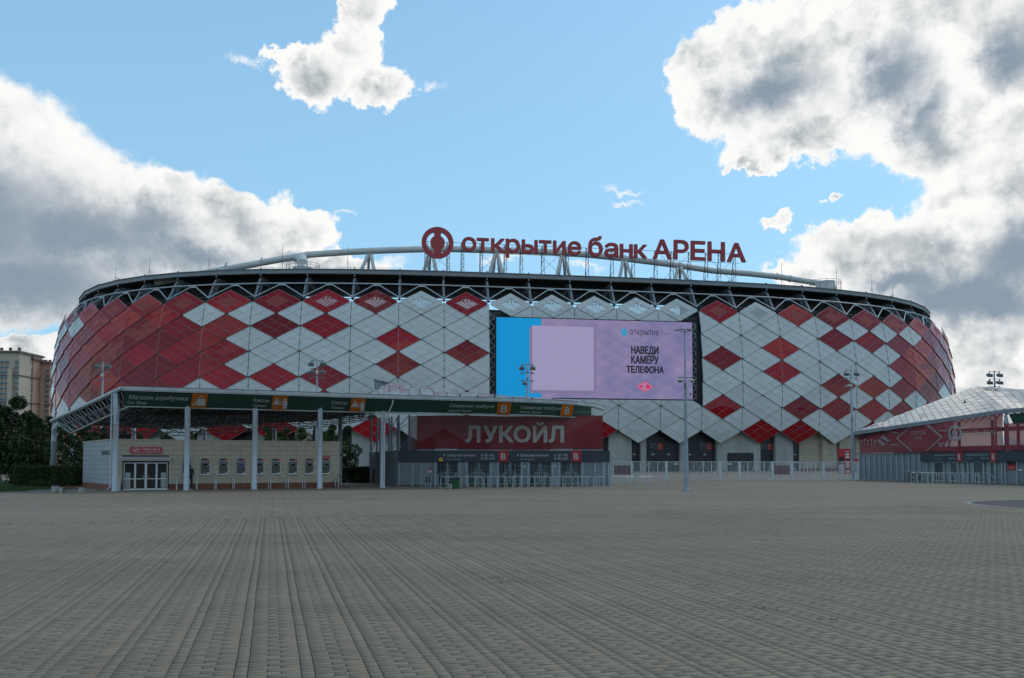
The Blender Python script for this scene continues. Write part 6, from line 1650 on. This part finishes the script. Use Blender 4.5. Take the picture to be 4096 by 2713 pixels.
mb = MB(); mb.path([(.1, -.1, zc-.85), (.22, -.12, zc-.78), (.32, -.14, zc-.84), (.33, -.14, zc-.98)], .025, 'lamp_white', 6); mb.box(.09, .15, -.18, -.1, zc-1.02, zc-.75, 'lamp_white'); mb.lathe([(.07, zc-1.1), (.085, zc-1.05), (.075, zc-.96), (.03, zc-.93)], 'lamp_white', 10, (.33, -.14)); mb.lathe([(.02, zc-1.19), (.065, zc-1.16), (.068, zc-1.101)], 'black', 10, (.33, -.14)); mb.build('dome_camera', t)

# ------------------------------------------------------------------ bicycle
bx, byy = gx(1366, 59.0, 0), 59.0
bi = thing('bicycle', 'black bicycle leaning on the last white hoop rail', 'bicycle', (bx, byy, 0), R_(52))
def wheel(xc):
    mb = MB(); n = 20
    mb.path([(xc+.33*math.cos(2*math.pi*k/n), 0, .345+.33*math.sin(2*math.pi*k/n)) for k in range(n+1)], .018, 'black', 5); o = mb.build('wheel', bi)
    mb = MB()
    for k in range(10): a = 2*math.pi*k/10; mb.tube((xc, 0, .345), (xc+.32*math.cos(a), 0, .345+.32*math.sin(a)), .004, 'rail_grey', 3)
    mb.tube((xc, -.04, .345), (xc, .04, .345), .022, 'rail_grey', 6); mb.build('spokes', o)
wheel(-.53); wheel(.53)
mb = MB(); H = (.36, 0, .90); Sx = (-.22, 0, .86); BB = (-.06, 0, .32); R0 = (-.53, 0, .345); F0 = (.53, 0, .345)
for a, b in ((H, Sx), (H, BB), (Sx, BB), (Sx, R0), (BB, R0)): mb.tube(a, b, .017, 'black', 6)
mb.build('frame', bi)
mb = MB(); mb.tube(H, F0, .014, 'black', 6); mb.tube(H, (.33, 0, 1.02), .014, 'black', 6); mb.build('fork', bi)
mb = MB(); mb.path([(.40, -.28, 1.05), (.35, -.1, 1.02), (.35, .1, 1.02), (.40, .28, 1.05)], .013, 'black', 6); mb.build('handlebar', bi)
mb = MB(); mb.tube(Sx, (-.25, 0, .97), .012, 'black', 6); mb.hexa([(-.38, -.07, .96), (-.10, -.025, .96), (-.10, .025, .96), (-.38, .07, .96)], [(-.38, -.06, 1.0), (-.10, -.02, .99), (-.10, .02, .99), (-.38, .06, 1.0)], 'black'); mb.build('saddle', bi)
mb = MB(); mb.tube((-.06, -.05, .32), (.02, -.05, .18), .012, 'rail_grey', 5); mb.tube((-.06, .05, .32), (-.14, .05, .46), .012, 'rail_grey', 5); mb.tube((-.06, -.03, .32), (-.06, .03, .32), .05, 'rail_grey', 10); mb.build('crank', bi)

# ------------------------------------------------------------------ person at the first window (seen from behind)
def skinned(name, parent, verts, edges, radii, m, root=0, sub=2):
    me = bpy.data.meshes.new(name); me.from_pydata(verts, edges, []); me.materials.append(MT[m])
    o = bpy.data.objects.new(name, me); COL.objects.link(o)
    if parent: o.parent = parent
    sk = o.modifiers.new('skin', 'SKIN'); sk.use_smooth_shade = True
    for i, r in enumerate(radii): me.skin_vertices[0].data[i].radius = r if isinstance(r, tuple) else (r, r); me.skin_vertices[0].data[i].use_root = (i == root)
    ss_ = o.modifiers.new('sub', 'SUBSURF'); ss_.levels = sub; ss_.render_levels = sub
    dg = bpy.context.evaluated_depsgraph_get(); m2 = bpy.data.meshes.new_from_object(o.evaluated_get(dg))
    o.modifiers.clear(); o.data = m2; m2.name = name
    return o
pX, pY = gx(759, 54.6, 0), 54.6
pe = thing('person', 'person in dark jacket and trousers standing at the first ticket window, half behind a column', 'person', (pX, pY, 0), R_(24))
pe['label'] = 'person in dark clothes standing at the first ticket window beside a column'
V = [(0, 0, .93), (0, .01, 1.10), (0, .02, 1.30), (0, .02, 1.42), (0, .03, 1.50), (0, .05, 1.60), (0, .05, 1.68),
     (-.17, .02, 1.40), (-.21, .06, 1.13), (-.17, .22, .98), (.17, .02, 1.40), (.22, .03, 1.14), (.19, .18, .98),
     (-.09, 0, .88), (-.10, .02, .50), (-.11, -.01, .09), (-.11, .13, .04), (.09, 0, .88), (.11, .04, .50), (.12, .02, .09), (.12, .16, .04), (-.16, .30, .97), (.18, .26, .97)]
E_ = [(0, 1), (1, 2), (2, 3), (3, 4), (4, 5), (5, 6), (3, 7), (7, 8), (8, 9), (3, 10), (10, 11), (11, 12), (0, 13), (13, 14), (14, 15), (15, 16), (0, 17), (17, 18), (18, 19), (19, 20), (9, 21), (12, 22)]
Rr_ = [(.15, .11), (.14, .10), (.17, .11), (.13, .09), .055, .085, .075, .065, .05, .038, .065, .05, .038, .09, .062, .045, .04, .09, .062, .045, .04, .03, .03]
skinned('body', pe, V, E_, Rr_, 'cloth_dark')
mb = MB(); mb.lathe([(.03, 1.52), (.075, 1.56), (.085, 1.63), (.07, 1.70), (.03, 1.735)], 'skin', 12, (0, .055)); mb.build('face', pe, smooth=True)
mb = MB(); mb.lathe([(.06, 1.56), (.095, 1.60), (.102, 1.66), (.085, 1.72), (.04, 1.755)], 'hair', 12, (0, .03)); mb.build('hair', pe, smooth=True)
for sx_ in (-1, 1):
    mb = MB(); xh, yh, zh = sx_*.17+(0 if sx_ < 0 else .01), (.31 if sx_ < 0 else .27), .975
    mb.hexa([(xh-.035, yh, zh-.015), (xh+.035, yh, zh-.015), (xh+.032, yh+.08, zh-.015), (xh-.032, yh+.08, zh-.015)], [(xh-.035, yh, zh+.012), (xh+.035, yh, zh+.012), (xh+.032, yh+.08, zh+.01), (xh-.032, yh+.08, zh+.01)], 'skin')
    for k, (dx, l_) in enumerate(((-.026, .06), (-.009, .075), (.009, .07), (.026, .055))): mb.path([(xh+dx, yh+.075, zh), (xh+dx, yh+.075+l_*.6, zh-.003), (xh+dx, yh+.075+l_, zh-.02)], .009, 'skin', 5)
    mb.path([(xh-sx_*.035, yh+.02, zh), (xh-sx_*.06, yh+.05, zh-.003), (xh-sx_*.062, yh+.08, zh-.012)], .010, 'skin', 5); mb.build('hand', pe)
    mb = MB(); xf = -.11 if sx_ < 0 else .12; yf = 0 if sx_ < 0 else .03
    mb.hexa([(xf-.045, yf-.08, 0), (xf+.045, yf-.08, 0), (xf+.05, yf+.19, 0), (xf-.05, yf+.19, 0)], [(xf-.035, yf-.06, .075), (xf+.035, yf-.06, .075), (xf+.04, yf+.17, .045), (xf-.04, yf+.17, .045)], 'letter_white'); mb.build('shoe', pe)

# ------------------------------------------------------------------ bird
bd = thing('bird', 'dark bird in flight low before the right canopy roof', 'bird', (gx(3860, 45, 5), 45, zat(1611, 45)), R_(-30))
mb = MB(); V = [(-.13, 0, .01), (-.06, 0, 0), (.04, 0, 0), (.10, 0, .02), (.14, 0, .025)]; skinned('body', bd, V, [(0, 1), (1, 2), (2, 3), (3, 4)], [.012, .03, .038, .022, .008], 'dark_steel', 1, 1)
for s_ in (-1, 1): mb = MB(); mb.hexa([(-.03, s_*.02, .0), (.05, s_*.02, .0), (.04, s_*.14, .09), (-.03, s_*.14, .09)], [(-.03, s_*.02, .012), (.05, s_*.02, .012), (.04, s_*.14, .10), (-.03, s_*.14, .10)], 'dark_steel'); mb.hexa([(-.03, s_*.14, .09), (.04, s_*.14, .09), (-.03, s_*.28, .16), (-.05, s_*.28, .16)], [(-.03, s_*.14, .10), (.04, s_*.14, .10), (-.03, s_*.28, .165), (-.05, s_*.28, .165)], 'dark_steel'); mb.build('wing', bd)

# ------------------------------------------------------------------ trees and hedges
def crown_mesh(seed, h, r, n, leaf, m, blobs=9, low=.15, cone=False):
    rg = np.random.default_rng(seed); B = []
    for i in range(blobs):
        z = h*(low+(1-low)*(i+.5)/blobs)
        rr = r*(1-(z/h)**1.5*.75) if not cone else r*(1.05-z/h)
        a = rg.uniform(0, 6.28); d = rr*rg.uniform(.2, .6)
        B.append((d*math.cos(a), d*math.sin(a), z*rg.uniform(.93, 1.03), rr*rg.uniform(.42, .72)))
    pts = []
    for i in range(n):
        b = B[rg.integers(len(B))]; v = rg.normal(size=3); v /= np.linalg.norm(v); q = b[3]*rg.uniform(.55, 1.0)**.5*(1+.25*math.sin(v[0]*7+seed)*math.cos(v[1]*6))
        pts.append((b[0]+v[0]*q, b[1]+v[1]*q, max(.15, b[2]+v[2]*q*.95)))
    pts = np.array(pts); n = len(pts)
    e1 = rg.normal(size=(n, 3)); e1 /= np.linalg.norm(e1, axis=1)[:, None]; e2 = np.cross(e1, rg.normal(size=(n, 3))); e2 /= np.linalg.norm(e2, axis=1)[:, None]
    s = leaf*rg.uniform(.6, 1.3, n)[:, None]
    V = np.stack([pts-e1*s-e2*s*.5, pts+e1*s*.2-e2*s*.6, pts+e1*s+e2*s*.1, pts-e1*s*.1+e2*s*.7], 1).reshape(-1, 3)
    me = bpy.data.meshes.new('crown'); me.vertices.add(len(V)); me.vertices.foreach_set('co', V.astype(np.float32).reshape(-1))
    me.loops.add(n*4); me.loops.foreach_set('vertex_index', np.arange(n*4, dtype=np.int32)); me.polygons.add(n); me.polygons.foreach_set('loop_start', (np.arange(n)*4).astype(np.int32)); me.update(calc_edges=True)
    me.materials.append(MT[m]); return me
def trunk_mesh(h, r, seed):
    rg = random.Random(seed); mb = MB(); mb.path([(0, 0, 0), (rg.uniform(-.1, .1), 0, h*.35), (rg.uniform(-.2, .2), rg.uniform(-.2, .2), h*.7), (0, 0, h*.92)], [r, r*.8, r*.5, r*.2], 'bark', 8)
    for k in range(6):
        a = rg.uniform(0, 6.28); z = h*rg.uniform(.3, .7); mb.path([(0, 0, z), (math.cos(a)*h*.1, math.sin(a)*h*.1, z+h*.08), (math.cos(a)*h*.2, math.sin(a)*h*.2, z+h*.2)], [r*.4, r*.3, r*.1], 'bark', 5)
    return mb.mesh('trunk')
variants = [(crown_mesh(s_, h_, r_, 6000, .12, m_, low=lw), trunk_mesh(h_, .14, s_), h_) for s_, h_, r_, m_, lw in ((1, 8, 3.0, 'leaf_dark', .12), (2, 8, 2.7, 'leaf_dark', .15), (3, 7, 2.3, 'leaf_mid', .2), (4, 7.5, 2.6, 'leaf_dark', .10))]
vs2 = [(crown_mesh(11+i, 6.5, 1.5, 3000, .11, 'leaf_mid', low=.3), trunk_mesh(6.5, .08, 11+i), 6.5) for i in range(2)]
def tree(px, Y, ptop, var, label, group, kind='tree'):
    me, tm, h = var; H = zat(ptop, Y); sc = H/h
    t = thing(kind, label, 'tree', (gx(px, Y, 0), Y, 0), random.uniform(0, 6.28), group)
    o = link('trunk', tm, t); o.scale = (sc, sc, sc); o = link('crown', me, t); o.scale = (sc*1.05, sc*1.05, sc)
LB = ['dense dark tree at the far left edge of the picture', 'dark bushy tree left of the pale tower', 'tallest dark tree in front of the brown towers', 'dark tree directly beneath the brown tower', 'lower dark tree between the towers and the canopy tip', 'dark tree just behind the tip column of the canopy', 'dark tree behind the grey side wall of the ticket office', 'dark tree at the back left, under the canopy truss', 'short dark tree showing under the first canopy bay']
for i, (px, Y, pt, v) in enumerate(((-160, 72, 1600, 0), (-40, 70, 1612, 1), (45, 71, 1592, 0), (120, 70, 1640, 3), (190, 74, 1668, 1), (262, 70, 1672, 3), (335, 74, 1690, 0), (410, 80, 1712, 1), (80, 84, 1660, 1))):
    tree(px, Y, pt, variants[v], LB[i], 'dark trees left of the ticket office', 'broadleaf_tree')
LB = ['green tree behind the ticket office, between the first and second columns', 'small tree above the roof of the ticket office, near the second column', 'low tree behind the ticket office roof, left of the third column', 'slim green tree above ticket windows four and five', 'bushy green tree directly left of the fourth front column', 'green tree at the right end of the ticket office', 'thin young tree above ticket window seven', 'dense tree behind the ticket office corner by the hedge', 'small tree beside the dark service opening of the stadium']
for i, (px, Y, pt, v) in enumerate(((560, 86, 1722, vs2[0]), (655, 88, 1726, vs2[1]), (770, 90, 1722, vs2[0]), (1075, 88, 1697, variants[2]), (1135, 90, 1704, variants[2]), (1262, 86, 1690, variants[2]), (1205, 92, 1702, vs2[1]), (1330, 82, 1690, variants[2]), (1382, 84, 1700, variants[3]))):
    tree(px, Y, pt, v, LB[i], 'green trees behind the ticket office', 'young_tree')
def hedge(x0, x1, y0, y1, h, label, n, rz=0):
    rg = np.random.default_rng(int(abs(x0)*10)); t = thing('hedge', label, 'hedge', (x0, y0, 0), rz); L_, D_ = x1-x0, y1-y0
    mb = MB(); mb.box(.12, L_-.12, .12, D_-.12, 0, h-.12, 'leaf_hedge'); mb.build('core', t)
    P = []
    for i in range(n):
        f = rg.random()
        if f < .5: P.append((rg.uniform(0, L_), rg.normal(.04, .05), rg.uniform(0, h)))
        elif f < .8: P.append((rg.uniform(0, L_), rg.uniform(0, D_), h+rg.normal(-.02, .05)))
        else: P.append((rg.choice([0, L_])+rg.normal(0, .05), rg.uniform(0, D_), rg.uniform(0, h)))
    P = np.array(P); s = .07*rg.uniform(.6, 1.3, n)[:, None]; e1 = rg.normal(size=(n, 3)); e1 /= np.linalg.norm(e1, axis=1)[:, None]; e2 = np.cross(e1, rg.normal(size=(n, 3))); e2 /= np.linalg.norm(e2, axis=1)[:, None]
    V = np.stack([P-e1*s, P+e2*s*.6, P+e1*s, P-e2*s*.6], 1).reshape(-1, 3); me = bpy.data.meshes.new('foliage'); me.from_pydata(V.tolist(), [], [(4*i, 4*i+1, 4*i+2, 4*i+3) for i in range(n)]); me.materials.append(MT['leaf_hedge']); link('foliage', me, t)
hedge(gx(66, 61, 0), gx(326, 61, 0), 60.6, 62.4, 1.58, 'long clipped dark hedge on the lawn left of the ticket office', 9000)
hedge(gx(1364, 74, 0), gx(1474, 74, 0), 73.5, 75, 1.45, 'short clipped hedge in the gap between ticket office and gate wall', 4000)
# low guard rail and dark service box in the gap
t = thing('guard_rail', 'thin grey guard rail above the short hedge in the gap', 'rail'); mb = MB()
for px in (1395, 1420, 1441): mb.tube((gx(px, 100, 1), 100, 0), (gx(px, 100, 1), 100, 2.75), .03, 'grey_fence', 5)
for z in (2.0, 2.7): mb.tube((gx(1390, 100, 2), 100, z), (gx(1441, 100, 2), 100, z), .03, 'grey_fence', 5)
mb.build('rails', t)

# ------------------------------------------------------------------ apartment towers
def tower(px0, px1, ptop, Y, body, label, cols, crown, trim_cols):
    x0, x1 = gx(px0, Y, 30), gx(px1, Y, 30); H = zat(ptop, Y); w = x1-x0
    t = thing('apartment_tower', label, 'building', (x0, Y, 0)); mb = MB()
    mb.box(0, w, 0, 22, 0, H, body); mb.build('wall', t)
    for i in range(cols):
        if i in trim_cols: continue
        a = w*(i+.18)/cols; b = w*(i+.82)/cols
        for k in range(3, int(H/3.05)-1):
            z = 3.05*k
            if z < 22: continue
            mb = MB(); mb.box(a, b, -.5, .02, z+.9, z+2.4, 'tower_glass'); mb.box(a-.1, b+.1, -.7, .02, z+.45, z+.85, 'tower_trim'); mb.build('window', t)
    for k in range(0, int(H/3.05)):
        if k % 5 == 2: mb = MB(); mb.box(-.5, w+.5, -.9, 22.5, 3.05*k, 3.05*k+.5, 'tower_roof'); mb.build('ledge', t)
    for i in trim_cols: mb = MB(); mb.box(w*(i+.05)/cols, w*(i+.95)/cols, -1.6, .02, 0, H-9, 'tower_trim' if body == 'tower_a' else body); mb.build('bay', t)
    mb = MB(); mb.box(-.9, w+.9, -1.2, 23, H, H+.9, 'tower_roof'); mb.box(-.5, w+.5, -1.0, 22.6, H+.9, H+1.3, body)
    for i in range(5): mb.box(w*i/4-.6, w*i/4+.6, -.8, .4, H+1.3, H+2.2+crown, 'tower_roof')
    mb.build('roof', t); return t
tower(-70, 72, 1412, 450, 'tower_a', 'pale beige apartment tower with teal glazing at the far left', 7, .8, (5,))
tower(76, 128, 1440, 462, 'tower_b', 'brown brick apartment tower in the middle, with a small roof turret', 3, .2, ())
tower(127, 196, 1456, 470, 'tower_b', 'lower brown brick apartment tower touching the stadium cladding', 4, .2, (2,))

# ------------------------------------------------------------------ wooded edge of the plaza behind the viewer, mirrored in the glass cladding
rg = np.random.default_rng(9); n = 26000
xx = rg.uniform(-330, 330, n); hh = 13+4*np.sin(xx*.05)+3*np.sin(xx*.17+1)+2.5*np.sin(xx*.41)
PP = np.stack([xx, -85-rg.uniform(0, 14, n), rg.random(n)**.7*hh], 1); s_ = rg.uniform(.5, 1.3, n)[:, None]
e1 = rg.normal(size=(n, 3)); e1 /= np.linalg.norm(e1, axis=1)[:, None]; e2 = np.cross(e1, rg.normal(size=(n, 3))); e2 /= np.linalg.norm(e2, axis=1)[:, None]
V = np.stack([PP-e1*s_, PP+e2*s_*.8, PP+e1*s_, PP-e2*s_*.8], 1).reshape(-1, 3)
me = bpy.data.meshes.new('tree_belt'); me.vertices.add(n*4); me.vertices.foreach_set('co', V.astype(np.float32).reshape(-1)); me.loops.add(n*4); me.loops.foreach_set('vertex_index', np.arange(n*4, dtype=np.int32)); me.polygons.add(n); me.polygons.foreach_set('loop_start', (np.arange(n)*4).astype(np.int32)); me.update(calc_edges=True)
me.materials.append(MT['leaf_dark']); link('tree_belt', me, kind='stuff')
